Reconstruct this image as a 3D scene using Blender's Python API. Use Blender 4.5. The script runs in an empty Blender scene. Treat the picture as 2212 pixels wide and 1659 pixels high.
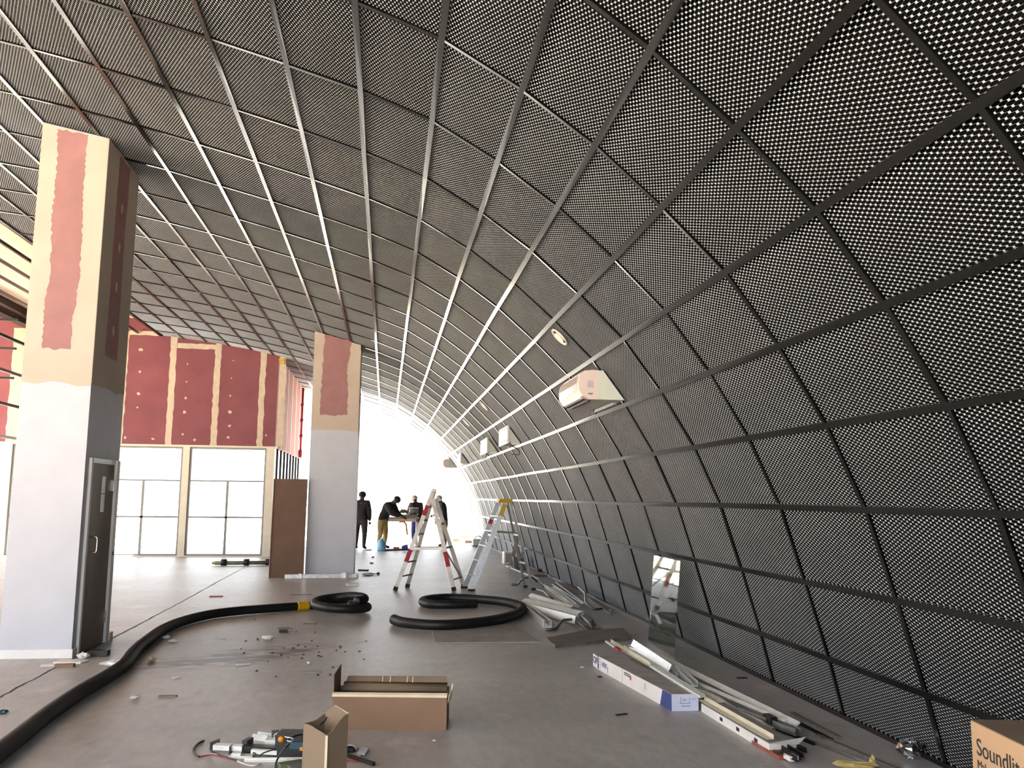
import bpy, bmesh, math, random
from mathutils import Vector, Matrix, noise
random.seed(7)
sc = bpy.context.scene
COL = sc.collection
PI = math.pi

# ------------------------------------------------------------------ camera
EYE = Vector((0, 0, 1.614)); FPX = 1882.87
_y, _p, _r = math.radians(8.0973), math.radians(7.4675), math.radians(0.6202)
_f = Vector((math.sin(_y)*math.cos(_p), math.cos(_y)*math.cos(_p), math.sin(_p)))
_rt = Vector((math.cos(_y), -math.sin(_y), 0)); _up = _rt.cross(_f)
RT = math.cos(_r)*_rt + math.sin(_r)*_up
UP = -math.sin(_r)*_rt + math.cos(_r)*_up
cd = bpy.data.cameras.new('camera'); cam = bpy.data.objects.new('camera', cd); COL.objects.link(cam)
cd.sensor_width = 36; cd.lens = 36*FPX/2212; cd.clip_end = 500; cd.clip_start = 0.05
cam.matrix_world = Matrix(((RT.x, UP.x, -_f.x, EYE.x), (RT.y, UP.y, -_f.y, EYE.y), (RT.z, UP.z, -_f.z, EYE.z), (0, 0, 0, 1)))
sc.camera = cam
# ------------------------------------------------------------------ world, sun, exposure
w = bpy.data.worlds.new('sky'); sc.world = w; w.use_nodes = True
bg = w.node_tree.nodes['Background']; bg.inputs[0].default_value = (0.93, 0.96, 1.0, 1); bg.inputs[1].default_value = 1.0
sd = bpy.data.lights.new('sun', 'SUN'); so = bpy.data.objects.new('sun', sd); COL.objects.link(so)
sd.energy = 14.0; sd.angle = math.radians(0.6); sd.color = (1, 0.97, 0.93)
so.rotation_euler = (math.radians(-29), 0, math.radians(-6))
sc.view_settings.view_transform = 'Standard'; sc.view_settings.look = 'None'
sc.view_settings.gamma = 1; sc.view_settings.use_curve_mapping = False
sc.view_settings.exposure = 2.45
sc.cycles.use_denoising = True
sc.cycles.max_bounces = 10; sc.cycles.diffuse_bounces = 5
sc.cycles.caustics_reflective = False; sc.cycles.caustics_refractive = False
sc.cycles.sample_clamp_indirect = 8

def portal(name, loc, rot, sx, sy):
    d = bpy.data.lights.new(name, 'AREA'); d.shape = 'RECTANGLE'; d.size = sx; d.size_y = sy
    d.cycles.is_portal = True
    o = bpy.data.objects.new(name, d); COL.objects.link(o); o.location = loc; o.rotation_euler = rot
YN, YF = -2.0, 31.915                      # near and far open ends of the vault
portal('sky_portal_far', (-1.0, YF+.15, 2.9), (math.radians(-90), 0, 0), 9.4, 6.2)
portal('sky_portal_near', (-4.0, YN-.15, 3.0), (math.radians(90), 0, 0), 16, 6.4)
portal('sky_portal_windows', (-7.0, 24.45, 1.5), (math.radians(-90), 0, 0), 10, 3.1)
portal('sky_portal_left', (-13.3, 11.0, 2.2), (0, math.radians(-90), 0), 4.4, 26.5)

# ------------------------------------------------------------------ pixel <-> place helpers (2212 x 1659 frame)
def ray(x, y): return RT*((x-1106)/FPX) - UP*((y-829.5)/FPX) + _f
def gnd(x, y, z=0.0):
    d = ray(x, y); return EYE + d*((z-EYE.z)/d.z)
def atY(x, y, Y):
    d = ray(x, y); return EYE + d*(Y/d.y)
def atX(x, y, X):
    d = ray(x, y); return EYE + d*(X/d.x)
def proj(p):
    v = Vector(p)-EYE; dz = v.dot(_f)
    if dz < .05: return None
    return (1106+FPX*v.dot(RT)/dz, 829.5-FPX*v.dot(UP)/dz, dz)

# ------------------------------------------------------------------ materials
def srgb(r, g, b):
    f = lambda c: c/12.92 if c <= .04045 else ((c+.055)/1.055)**2.4
    return (f(r/255), f(g/255), f(b/255), 1)
MATS = {}
def mat(name, rgb, rough=.6, metal=0., var=.12, scale=8., bump=0., bscale=60., spec=.5, dark=None, stretch=None):
    if name in MATS: return MATS[name]
    m = bpy.data.materials.new(name); m.use_nodes = True; nt = m.node_tree; N = nt.nodes; L = nt.links
    b = N['Principled BSDF']; c = srgb(*rgb)
    b.inputs['Roughness'].default_value = rough; b.inputs['Metallic'].default_value = metal
    b.inputs['Specular IOR Level'].default_value = spec
    tc = N.new('ShaderNodeTexCoord'); mp = N.new('ShaderNodeMapping'); L.new(tc.outputs['Object'], mp.inputs[0])
    if stretch: mp.inputs['Scale'].default_value = stretch
    nz = N.new('ShaderNodeTexNoise'); nz.inputs['Scale'].default_value = scale; nz.inputs['Detail'].default_value = 6
    L.new(mp.outputs[0], nz.inputs['Vector'])
    r = N.new('ShaderNodeValToRGB'); L.new(nz.outputs['Fac'], r.inputs[0])
    d = srgb(*dark) if dark else tuple(max(0, v*(1-2*var)) for v in c[:3])+(1,)
    hi = tuple(min(1, v*(1+var)) for v in c[:3])+(1,)
    r.color_ramp.elements[0].position = .3; r.color_ramp.elements[0].color = d
    r.color_ramp.elements[1].position = .7; r.color_ramp.elements[1].color = hi
    L.new(r.outputs[0], b.inputs['Base Color'])
    if bump:
        n2 = N.new('ShaderNodeTexNoise'); n2.inputs['Scale'].default_value = bscale; n2.inputs['Detail'].default_value = 4
        L.new(mp.outputs[0], n2.inputs['Vector'])
        bp = N.new('ShaderNodeBump'); bp.inputs['Strength'].default_value = bump; bp.inputs['Distance'].default_value = .01
        L.new(n2.outputs['Fac'], bp.inputs['Height']); L.new(bp.outputs[0], b.inputs['Normal'])
    MATS[name] = m; return m
def glassmat(name, tint, gloss, rough=.02):
    if name in MATS: return MATS[name]
    m = bpy.data.materials.new(name); m.use_nodes = True; nt = m.node_tree; N = nt.nodes; L = nt.links
    N.remove(N['Principled BSDF']); out = N['Material Output']
    t = N.new('ShaderNodeBsdfTransparent'); t.inputs[0].default_value = srgb(*tint)
    g = N.new('ShaderNodeBsdfGlossy'); g.inputs['Roughness'].default_value = rough
    lw = N.new('ShaderNodeLayerWeight'); lw.inputs[0].default_value = .5
    pw = N.new('ShaderNodeMath'); pw.operation = 'POWER'; pw.inputs[1].default_value = 3.0; L.new(lw.outputs['Facing'], pw.inputs[0])
    ma = N.new('ShaderNodeMath'); ma.operation = 'MULTIPLY_ADD'; ma.inputs[1].default_value = .6; ma.inputs[2].default_value = gloss; L.new(pw.outputs[0], ma.inputs[0])
    mx = N.new('ShaderNodeMixShader'); L.new(ma.outputs[0], mx.inputs[0]); L.new(t.outputs[0], mx.inputs[1]); L.new(g.outputs[0], mx.inputs[2])
    L.new(mx.outputs[0], out.inputs[0]); MATS[name] = m; return m

def floor_material():
    m = bpy.data.materials.new('concrete_floor'); m.use_nodes = True; nt = m.node_tree; N = nt.nodes; L = nt.links
    b = N['Principled BSDF']; b.inputs['Roughness'].default_value = .42; b.inputs['Specular IOR Level'].default_value = .5
    g = N.new('ShaderNodeNewGeometry')
    def nz(scale, detail=8, sx=1, sy=1):
        mp = N.new('ShaderNodeMapping'); mp.inputs['Scale'].default_value = (sx, sy, 1); L.new(g.outputs['Position'], mp.inputs[0])
        n = N.new('ShaderNodeTexNoise'); n.inputs['Scale'].default_value = scale; n.inputs['Detail'].default_value = detail
        L.new(mp.outputs[0], n.inputs['Vector']); return n.outputs['Fac']
    def ramp(src, p0, c0, p1, c1):
        r = N.new('ShaderNodeValToRGB'); L.new(src, r.inputs[0]); e = r.color_ramp.elements
        e[0].position = p0; e[0].color = c0; e[1].position = p1; e[1].color = c1; return r.outputs[0]
    def mix(fac, a, c, mode='MIX'):
        x = N.new('ShaderNodeMix'); x.data_type = 'RGBA'; x.blend_type = mode
        if isinstance(fac, float): x.inputs['Factor'].default_value = fac
        else: L.new(fac, x.inputs['Factor'])
        for s, v in ((6, a), (7, c)):
            if isinstance(v, tuple): x.inputs[s].default_value = v
            else: L.new(v, x.inputs[s])
        return x.outputs[2]
    base = ramp(nz(.7, 8), .3, srgb(163, 161, 160), .72, srgb(187, 184, 182))
    fine = ramp(nz(9, 10, 1.6, .6), .3, (.86, .86, .86, 1), .7, (1.05, 1.045, 1.04, 1))
    c = mix(1.0, base, fine, 'MULTIPLY')
    pale = ramp(nz(1.6, 9, 1.2, .8), .60, (0, 0, 0, 1), .74, (.5, .5, .5, 1))
    c = mix(pale, c, srgb(218, 212, 204))
    dirt = ramp(nz(3.1, 10), .62, (0, 0, 0, 1), .8, (.55, .55, .55, 1)); c = mix(dirt, c, srgb(84, 76, 72))
    # scuffed black stain on the slab
    mp = N.new('ShaderNodeMapping'); mp.vector_type = 'TEXTURE'; mp.inputs['Location'].default_value = (-1.45, 9.35, 0); mp.inputs['Rotation'].default_value = (0, 0, .62)
    mp.inputs['Scale'].default_value = (1.35, .55, 1); L.new(g.outputs['Position'], mp.inputs[0])
    gr = N.new('ShaderNodeTexGradient'); gr.gradient_type = 'SPHERICAL'; L.new(mp.outputs[0], gr.inputs[0])
    st = N.new('ShaderNodeMath'); st.operation = 'MULTIPLY'; L.new(gr.outputs['Fac'], st.inputs[0])
    mp2 = N.new('ShaderNodeMapping'); mp2.inputs['Rotation'].default_value = (0, 0, -.55); mp2.inputs['Scale'].default_value = (1.2, 3.2, 1); L.new(g.outputs['Position'], mp2.inputs[0])
    n3 = N.new('ShaderNodeTexNoise'); n3.inputs['Scale'].default_value = 2.2; n3.inputs['Detail'].default_value = 9; L.new(mp2.outputs[0], n3.inputs['Vector'])
    L.new(ramp(n3.outputs['Fac'], .38, (0, 0, 0, 1), .62, (2, 2, 2, 1)), st.inputs[1])
    c = mix(ramp(st.outputs[0], .12, (0, 0, 0, 1), .75, (.85, .85, .85, 1)), c, srgb(70, 62, 58))
    L.new(c, b.inputs['Base Color'])
    bp = N.new('ShaderNodeBump'); bp.inputs['Strength'].default_value = .25; bp.inputs['Distance'].default_value = .01
    L.new(nz(22, 8), bp.inputs['Height']); L.new(bp.outputs[0], b.inputs['Normal'])
    return m

M_FLOOR = floor_material()
M_GROUND = mat('outside_ground', (216, 200, 176), .9, scale=.6)
M_BACK = mat('black_backing', (9, 9, 9), .95, spec=.1)
M_TEE = mat('dark_grid_bar', (17, 17, 16), .22, .0, var=.15, scale=1.5)
M_TEE.node_tree.nodes['Principled BSDF'].inputs['IOR'].default_value = 1.6
M_MESH = mat('expanded_metal', (194, 196, 199), .34, .5, var=.06, scale=2)
M_DECK = mat('peach_deck', (234, 208, 182), .8, var=.06, scale=1.2)
M_PINK = mat('pink_drywall', (132, 74, 83), .8, var=.07, scale=1.5)
M_JOINT = mat('joint_compound', (204, 187, 168), .85, var=.08, scale=6, bump=.15, bscale=20)
M_CREAM = mat('cream_skim_coat', (194, 179, 166), .8, var=.06, scale=1.6)
M_PILPINK = mat('bare_pink_board', (160, 116, 116), .8, var=.06, scale=4)
M_WHITE = mat('white_wall_paint', (188, 191, 202), .55, var=.03, scale=3)
M_WTRIM = mat('white_trim', (222, 222, 222), .5, var=.03)
M_FRAME = mat('window_frame_cream', (214, 206, 188), .5, var=.04)
M_ALU = mat('window_aluminium', (112, 110, 106), .4, .4, var=.05)
M_PANE = glassmat('window_glass', (250, 252, 252), .03)
M_SHEET = glassmat('sheet_glass', (232, 238, 232), .13, .03)
M_STEEL = mat('black_steel', (40, 39, 38), .5, .4)
M_DOOR = mat('brown_door_leaf', (104, 88, 74), .5, var=.1, scale=3, stretch=(1, 1, .15))
M_CHROME = mat('chrome', (225, 225, 225), .18, 1., var=.02)
M_ZINC = mat('galvanised_zinc', (236, 238, 236), .28, .35, var=.12, scale=14)  # pale base stands in for the sky reflected in the metal
M_ZINCB = mat('bright_zinc', (240, 242, 240), .24, .45, var=.08, scale=9)  # brightened base carries the reflection of the bright open end
M_CARDT = mat('tan_carton', (192, 158, 122), .85, var=.05, scale=3)
M_ZINCD = mat('dull_galvanised', (150, 152, 150), .45, .75, var=.15, scale=10)
M_POLISH = mat('polished_sheet', (236, 232, 222), .12, .7, var=.1, scale=5)
M_WMETAL = mat('white_powder_metal', (226, 228, 222), .35, .2, var=.04)
M_CREAMMETAL = mat('cream_powder_metal', (214, 206, 182), .4, .1, var=.05)
M_BTEE = mat('black_powder_metal', (28, 28, 30), .4, .3)
M_HOSE = mat('black_rubber', (22, 22, 23), .5, var=.25, scale=5)
M_YEL = mat('yellow_plastic', (180, 150, 36), .5, var=.06)
M_YELTAPE = mat('yellow_tape', (222, 172, 20), .5)
M_CARD = mat('brown_cardboard', (136, 108, 86), .85, var=.07, scale=3)
M_CARDD = mat('dull_cardboard', (132, 114, 94), .85, var=.08, scale=3)
M_CARDL = mat('cut_cardboard_edge', (222, 206, 178), .85, var=.06)
M_TAPE = mat('paper_tape', (228, 214, 190), .6)
M_CARTW = mat('white_carton', (226, 222, 218), .7, var=.05, scale=5)
M_CARTG = mat('grey_carton_top', (168, 164, 162), .8, var=.12, scale=6)  # greyer card for the carton tops and seams
M_BLUE = mat('blue_print', (52, 66, 128), .6, var=.05)
M_INK = mat('dark_ink', (36, 34, 36), .6)
M_RED = mat('red_print', (200, 60, 48), .6)
M_PLY = mat('grey_board', (164, 159, 154), .85, var=.1, scale=4, bump=.1)
M_PLYD = mat('weathered_timber', (120, 114, 107), .85, var=.2, scale=5, stretch=(1, 4, 1), bump=.2)
M_BROWN = mat('brown_hardboard', (104, 78, 62), .7, var=.08, scale=3)
M_LADDER = mat('worn_aluminium', (196, 190, 180), .4, .5, var=.15, scale=6)
M_LADDER2 = mat('bright_aluminium', (190, 196, 204), .35, .6, var=.1, scale=6)
M_REDT = mat('red_tape', (176, 40, 52), .6, var=.25, scale=20)
M_RUBBER = mat('foot_rubber', (34, 33, 33), .8)
M_PAPER = mat('white_paper', (232, 230, 226), .8, var=.05)
M_BLK = mat('black_plastic', (26, 26, 28), .4)
M_ACW = mat('appliance_white', (226, 224, 216), .35, var=.03)
M_ACP = mat('appliance_pinkish_white', (224, 206, 198), .35, var=.03)
M_ACG = mat('appliance_gloss_front', (208, 188, 176), .12, .3, var=.03)
M_ACSIDE = mat('grey_white_side', (206, 210, 200), .6, var=.03)
M_VENT = mat('vent_ring_white', (214, 208, 196), .5, var=.03)
M_TEAL = mat('teal_print', (70, 128, 116), .5)
M_FOIL = mat('crumpled_foil', (220, 222, 226), .15, 1., var=.1, scale=30)
M_STRAW = mat('yellow_wrapper', (186, 166, 104), .7, var=.12, scale=20)
M_SKIN = mat('brown_skin', (92, 62, 48), .6)
M_JKT = mat('black_jacket', (38, 37, 38), .85)
M_JKTN = mat('navy_jacket', (32, 36, 50), .85)
M_JKTM = mat('plum_jacket', (70, 58, 60), .85)
M_KHAKI = mat('khaki_trousers', (186, 160, 104), .85)
M_GREYT = mat('charcoal_trousers', (52, 50, 50), .85)
M_BLUET = mat('blue_overall', (46, 52, 110), .85)
M_TAN = mat('tan_trousers', (150, 122, 96), .85)
M_CAP = mat('pale_cap', (214, 198, 186), .8)
M_CAPB = mat('black_cap', (40, 38, 40), .85)
M_BOOT = mat('black_boot', (24, 23, 23), .6)
M_TOOL = mat('grey_machine', (150, 150, 142), .45, .2)
M_OLIVE = mat('olive_machine', (98, 104, 74), .5)
M_PVC = mat('clear_blue_plastic', (120, 190, 226), .25)
M_ORANGE = mat('orange_plastic', (226, 140, 30), .5)
M_TEALB = mat('petrol_blue_plastic', (34, 74, 96), .4)
M_REDW = mat('red_wire', (170, 50, 46), .5)
M_WW = mat('white_wire', (216, 208, 204), .5)
M_WOODL = mat('pale_timber', (196, 176, 150), .8, var=.1)
M_BRICK = mat('red_brick', (176, 96, 70), .85)
M_CRACK = mat('slab_joint_dark', (66, 58, 52), .95)

# ------------------------------------------------------------------ mesh helpers
class MB:
    def __init__(s): s.v = []; s.f = []; s.m = []; s.mi = 0
    def vert(s, p): s.v.append(Vector(p)); return len(s.v)-1
    def face(s, idx): s.f.append(tuple(idx)); s.m.append(s.mi)
    def poly(s, pts): s.face([s.vert(p) for p in pts]); return s
    def box(s, lo, hi): return s.hexa([(lo[0], lo[1], lo[2]), (hi[0], lo[1], lo[2]), (hi[0], hi[1], lo[2]), (lo[0], hi[1], lo[2]),
                                       (lo[0], lo[1], hi[2]), (hi[0], lo[1], hi[2]), (hi[0], hi[1], hi[2]), (lo[0], hi[1], hi[2])])
    def hexa(s, p):
        i = [s.vert(q) for q in p]
        for a in ((3, 2, 1, 0), (4, 5, 6, 7), (0, 1, 5, 4), (1, 2, 6, 5), (2, 3, 7, 6), (3, 0, 4, 7)): s.face([i[k] for k in a])
        return s
    def prism(s, pts, d):                       # planar outline pushed along vector d
        d = Vector(d); n = len(pts); a = [s.vert(p) for p in pts]; b = [s.vert(Vector(p)+d) for p in pts]
        s.face(a[::-1]); s.face(b)
        for k in range(n): s.face((a[k], a[(k+1) % n], b[(k+1) % n], b[k]))
        return s
    def bar(s, p, q, wd, ht, up=(0, 0, 1)):      # straight bar with rectangular section
        p = Vector(p); q = Vector(q); d = (q-p).normalized(); up = Vector(up)
        x = d.cross(up)
        if x.length < 1e-4: x = d.cross(Vector((1, 0, 0)))
        x.normalize(); u = x.cross(d).normalized()
        x *= wd/2; u *= ht/2
        return s.hexa([p-x-u, p+x-u, q+x-u, q-x-u, p-x+u, p+x+u, q+x+u, q-x+u])
    def section(s, p, q, prof, up=(0, 0, 1)):    # open/closed thin profile swept p->q; prof = closed list (x,u)
        p = Vector(p); q = Vector(q); d = (q-p).normalized(); x = d.cross(Vector(up)).normalized(); u = x.cross(d)
        return s.prism([p+x*a+u*b for a, b in prof], q-p)
    def tube(s, pts, r, n=10, cap=True, rfun=None):
        pts = [Vector(p) for p in pts]; rings = []; last = None
        for k, p in enumerate(pts):
            t = (pts[min(k+1, len(pts)-1)]-pts[max(k-1, 0)]).normalized()
            if last is None:
                a = Vector((0, 0, 1)) if abs(t.z) < .9 else Vector((1, 0, 0)); x = t.cross(a).normalized()
            else:
                x = (last - t*last.dot(t)).normalized()
            last = x; y = t.cross(x); rr = (rfun(k) if rfun else r)
            rings.append([s.vert(p + x*rr*math.cos(2*PI*j/n) + y*rr*math.sin(2*PI*j/n)) for j in range(n)])
        for a, b in zip(rings, rings[1:]):
            for j in range(n): s.face((a[j], a[(j+1) % n], b[(j+1) % n], b[j]))
        if cap: s.face(rings[0][::-1]); s.face(rings[-1])
        return s
    def ell(s, c, r, n=10, m=7, rot=None):
        c = Vector(c); g = []
        for i in range(m+1):
            th = PI*i/m; row = []
            for j in range(n):
                ph = 2*PI*j/n; v = Vector((r[0]*math.sin(th)*math.cos(ph), r[1]*math.sin(th)*math.sin(ph), r[2]*math.cos(th)))
                if rot: v = rot @ v
                row.append(s.vert(c+v))
            g.append(row)
        for i in range(m):
            for j in range(n): s.face((g[i][j], g[i+1][j], g[i+1][(j+1) % n], g[i][(j+1) % n]))
        return s
WLOC = {}
def link(name, mb, mats, parent=None, smooth=False, bevel=0, label=None, cat=None, group=None, kind=None):
    if not isinstance(mats, (list, tuple)): mats = [mats]
    lo = Vector([min(v[i] for v in mb.v) for i in range(3)]); hi = Vector([max(v[i] for v in mb.v) for i in range(3)])
    o0 = Vector(((lo.x+hi.x)/2, (lo.y+hi.y)/2, lo.z))
    me = bpy.data.meshes.new(name); me.from_pydata([tuple(v-o0) for v in mb.v], [], mb.f)
    for m in mats: me.materials.append(m)
    for p, k in zip(me.polygons, mb.m): p.material_index = k
    bm = bmesh.new(); bm.from_mesh(me); bmesh.ops.remove_doubles(bm, verts=bm.verts, dist=1e-6)
    bmesh.ops.recalc_face_normals(bm, faces=bm.faces); bm.to_mesh(me); bm.free()
    if smooth:
        for p in me.polygons: p.use_smooth = True
    o = bpy.data.objects.new(name, me); COL.objects.link(o)
    pl = WLOC[parent] if parent else Vector((0, 0, 0))
    o.parent = parent; o.location = o0-pl; WLOC[o] = o0
    if bevel:
        b = o.modifiers.new('bevel', 'BEVEL'); b.width = bevel; b.segments = 2; b.limit_method = 'ANGLE'
    tag(o, label, cat, group, kind); return o
def tag(o, label=None, cat=None, group=None, kind=None):
    if label: o['label'] = label
    if cat: o['category'] = cat
    if group: o['group'] = group
    if kind: o['kind'] = kind
    return o
def thing(name, loc, label=None, cat=None, group=None, kind=None):
    o = bpy.data.objects.new(name, None); COL.objects.link(o); o.location = loc; o.empty_display_size = .1
    WLOC[o] = Vector(loc); return tag(o, label, cat, group, kind)
def text(name, body, m, parent, origin, xdir, ydir, size, extrude=.0006, label=None):
    c = bpy.data.curves.new(name, 'FONT'); c.body = body; c.size = size; c.extrude = extrude
    t = bpy.data.objects.new(name, c); COL.objects.link(t)
    bpy.context.view_layer.update()
    me = bpy.data.meshes.new_from_object(t.evaluated_get(bpy.context.evaluated_depsgraph_get()))
    bpy.data.objects.remove(t); me.name = name
    X = Vector(xdir).normalized(); Y = Vector(ydir).normalized(); Z = X.cross(Y)
    me.transform(Matrix(((X.x, Y.x, Z.x, 0), (X.y, Y.y, Z.y, 0), (X.z, Y.z, Z.z, 0), (0, 0, 0, 1))))
    me.materials.clear(); me.materials.append(m)
    o = bpy.data.objects.new(name, me); COL.objects.link(o); o.parent = parent
    o.location = Vector(origin)-WLOC[parent]; WLOC[o] = Vector(origin)
    return tag(o, label)
def smoothpath(pts, n=8):
    pts = [Vector(p) for p in pts]; out = []
    for i in range(len(pts)-1):
        p0 = pts[max(i-1, 0)]; p1 = pts[i]; p2 = pts[i+1]; p3 = pts[min(i+2, len(pts)-1)]
        for k in range(n):
            t = k/n; out.append(.5*((2*p1)+(p2-p0)*t+(2*p0-5*p1+4*p2-p3)*t*t+(3*p1-p0-3*p2+p3)*t**3))
    out.append(pts[-1]); return out
def resample(pts, d):
    out = [pts[0].copy()]; acc = 0
    for a, b in zip(pts, pts[1:]):
        l = (b-a).length
        while acc+l >= d and l > 1e-9:
            a = a+(b-a)*((d-acc)/l); l = (b-a).length; out.append(a.copy()); acc = 0
        acc += l
    return out

# ================================================================== THE SETTING
# cross-section of the vault: one point per long grid bar, floor on the right up to the flat part on the left
PROF = [(3.464, 0), (3.352, .440), (3.185, 1.006), (3.002, 1.571), (2.757, 2.096), (2.451, 2.597), (2.104, 3.064), (1.692, 3.468),
        (1.253, 3.853), (.783, 4.189), (.270, 4.484), (-.278, 4.685), (-.836, 4.850), (-1.411, 5.006), (-1.991, 5.152), (-2.578, 5.300),
        (-3.150, 5.422), (-3.735, 5.535), (-4.325, 5.632), (-4.917, 5.715), (-5.511, 5.787), (-6.108, 5.848), (-6.705, 5.898),
        (-7.303, 5.938), (-7.902, 5.968), (-8.501, 5.988), (-9.10, 6.0)]
NT = 21                                    # rows of mesh panels up to here, bare bars beyond
HOOP0, HOOPS = 5.1845, 1.215
def hoopY(k): return HOOP0 + HOOPS*k
K0, K1 = -8, 22
PV = [Vector((x, 0, z)) for x, z in PROF]
def inward(i):
    d = (PV[i+1]-PV[i]).normalized(); n = Vector((d.z, 0, -d.x))
    return n if n.dot(Vector((-1, 0, 2.0))-PV[i]) > 0 else -n
def vnorm(j):
    a = inward(max(j-1, 0)); b = inward(min(j, len(PV)-2)); return (a+b).normalized()
def vault_hit(px, py, off=0.):
    d = ray(px, py)
    for i in range(len(PV)-1):
        n = inward(i); a = PV[i]+n*off
        t = (a-EYE).dot(n)/d.dot(n) if abs(d.dot(n)) > 1e-6 else -1
        if t <= 0: continue
        p = EYE+d*t; e = PV[i+1]-PV[i]; u = (Vector((p.x, 0, p.z))-a).dot(e)/e.length_squared
        if -.001 <= u <= 1.001: return p, n, i
    return None

# ceiling shell (backing sheet of the vault)
mb = MB(); off = .055
ring = []
for yy in (YN, YF):
    ring.append(([mb.vert(PV[j]-vnorm(j)*off+Vector((0, yy, 0 if j else -.02))) for j in range(NT+1)],
                 [mb.vert(PV[j]-vnorm(j)*(off+.12)+Vector((0, yy, 0 if j else -.02))) for j in range(NT+1)]))
for j in range(NT):
    for q in (0, 1): mb.face((ring[0][q][j], ring[0][q][j+1], ring[1][q][j+1], ring[1][q][j]))
    for e in (0, 1): mb.face((ring[e][0][j], ring[e][0][j+1], ring[e][1][j+1], ring[e][1][j]))
for j in (0, NT): mb.face((ring[0][0][j], ring[1][0][j], ring[1][1][j], ring[0][1][j]))
ceiling = link('ceiling', mb, M_BACK, kind='structure', label='curved vault of dark metal mesh panels held in a grid of bars')

# bars of the grid
rnd = random.Random(3)
def long_bar(j, y0, y1, wd, dp=.012, web=.03):
    mb = MB(); n = vnorm(j); t = n.cross(Vector((0, 1, 0))).normalized(); prev = None
    ys = [y0]+[hoopY(k)+.0 for k in range(K0, K1+1) if y0+.2 < hoopY(k) < y1-.2]+[y1]
    for yy in ys:
        c = PV[j]+Vector((0, yy, 0))+n*rnd.uniform(-.004, .004)+t*rnd.uniform(-.004, .004); tw = rnd.uniform(-.07, .07)
        tt = t*math.cos(tw)+n*math.sin(tw)
        sec = [c-tt*wd/2+n*dp, c+tt*wd/2+n*dp, c+tt*wd/2, c+tt*.006, c+tt*.006-n*web, c-tt*.006-n*web, c-tt*.006, c-tt*wd/2]
        cur = [mb.vert(p) for p in sec]
        if prev:
            for a in range(8): mb.face((prev[a], prev[(a+1) % 8], cur[(a+1) % 8], cur[a]))
        else: mb.face(cur)
        prev = cur
    mb.face(prev[::-1]); return mb
link('main_tee', MB().box((3.44, YN, 0), (3.485, YF, .03)), M_TEE, ceiling)
for j in range(1, NT+1): link('main_tee', long_bar(j, YN, YF, .044), M_TEE, ceiling)
for k in range(-6, K1+1):
    mb = MB(); yy = hoopY(k)
    for j in range(NT):
        n = inward(j); tw = rnd.uniform(-.09, .09); yax = Vector((0, math.cos(tw), 0))+n*math.sin(tw)
        a = PV[j]+Vector((0, yy, 0)); b = PV[j+1]+Vector((0, yy, 0)); e = (b-a).normalized(); a = a+e*.02; b = b-e*.02; dd = rnd.uniform(-.003, .003)
        wv = yax*.017
        mb.hexa([a-wv+n*(dd), a+wv+n*dd, b+wv+n*dd, b-wv+n*dd, a-wv+n*(dd+.008), a+wv+n*(dd+.008), b+wv+n*(dd+.008), b-wv+n*(dd+.008)])
        mb.hexa([a-yax*.004-n*.03, a+yax*.004-n*.03, b+yax*.004-n*.03, b-yax*.004-n*.03, a-yax*.004+n*dd, a+yax*.004+n*dd, b+yax*.004+n*dd, b-yax*.004+n*dd])
    link('cross_tee', mb, M_TEE, ceiling)

# expanded-metal panels: local x along the vault (1.18), local y round the arch (0.6), z inward
def ribbon_panel(nrib, ncell, bond, wb, ws, tilt, W=1.185, H=.6):
    vs, fs = [], []; pitch = W/nrib; cell = H/ncell
    for r in range(nrib):
        x0 = -W/2+(r+.5)*pitch; sgn = -1 if r % 2 else 1
        def quad(xa, ya, xb, yb, wd):
            sx, sz = math.cos(tilt)*wd/2, math.sin(tilt)*wd/2; i = len(vs)
            vs.extend([(xa-sx, ya-H/2, sz), (xa+sx, ya-H/2, -sz), (xb+sx, yb-H/2, -sz), (xb-sx, yb-H/2, sz)]); fs.append((i, i+1, i+2, i+3))
        A = pitch/2-wb*.25
        for c in range(ncell):
            y = c*cell; l, h = x0-sgn*A, x0+sgn*A
            quad(l, y, l, y+bond*cell, wb); quad(l, y+bond*cell, h, y+.5*cell, ws)
            quad(h, y+.5*cell, h, y+(.5+bond)*cell, wb); quad(h, y+(.5+bond)*cell, l, y+cell, ws)
    return vs, fs
def panel_mesh(name, *a):
    me = bpy.data.meshes.new(name); v, f = ribbon_panel(*a); me.from_pydata(v, [], f); me.materials.append(M_MESH); return me
PM_NEAR = panel_mesh('mesh_panel', 42, 22, .33, .0066, .0030, math.radians(-38))
tiles = []
for j in range(NT):
    for k in range(-6, K1):
        c = (PV[j]+PV[j+1])/2+Vector((0, (hoopY(k)+hoopY(k+1))/2, 0)); pr = proj(c); score = 0
        cs = [proj(PV[jj]+Vector((0, hoopY(kk), 0))) for jj, kk in ((j, k), (j+1, k), (j+1, k+1), (j, k+1))]
        if all(cs):
            xs = [min(max(q[0], 0), 2212) for q in cs]; ys = [min(max(q[1], 0), 1659) for q in cs]
            score = abs(sum(xs[i]*ys[(i+1) % 4]-xs[(i+1) % 4]*ys[i] for i in range(4)))/2
        tiles.append((score, j, k, (PV[j+1]-PV[j]).length, c))
tiles.sort(key=lambda t: -t[0])
far = MB()
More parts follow.
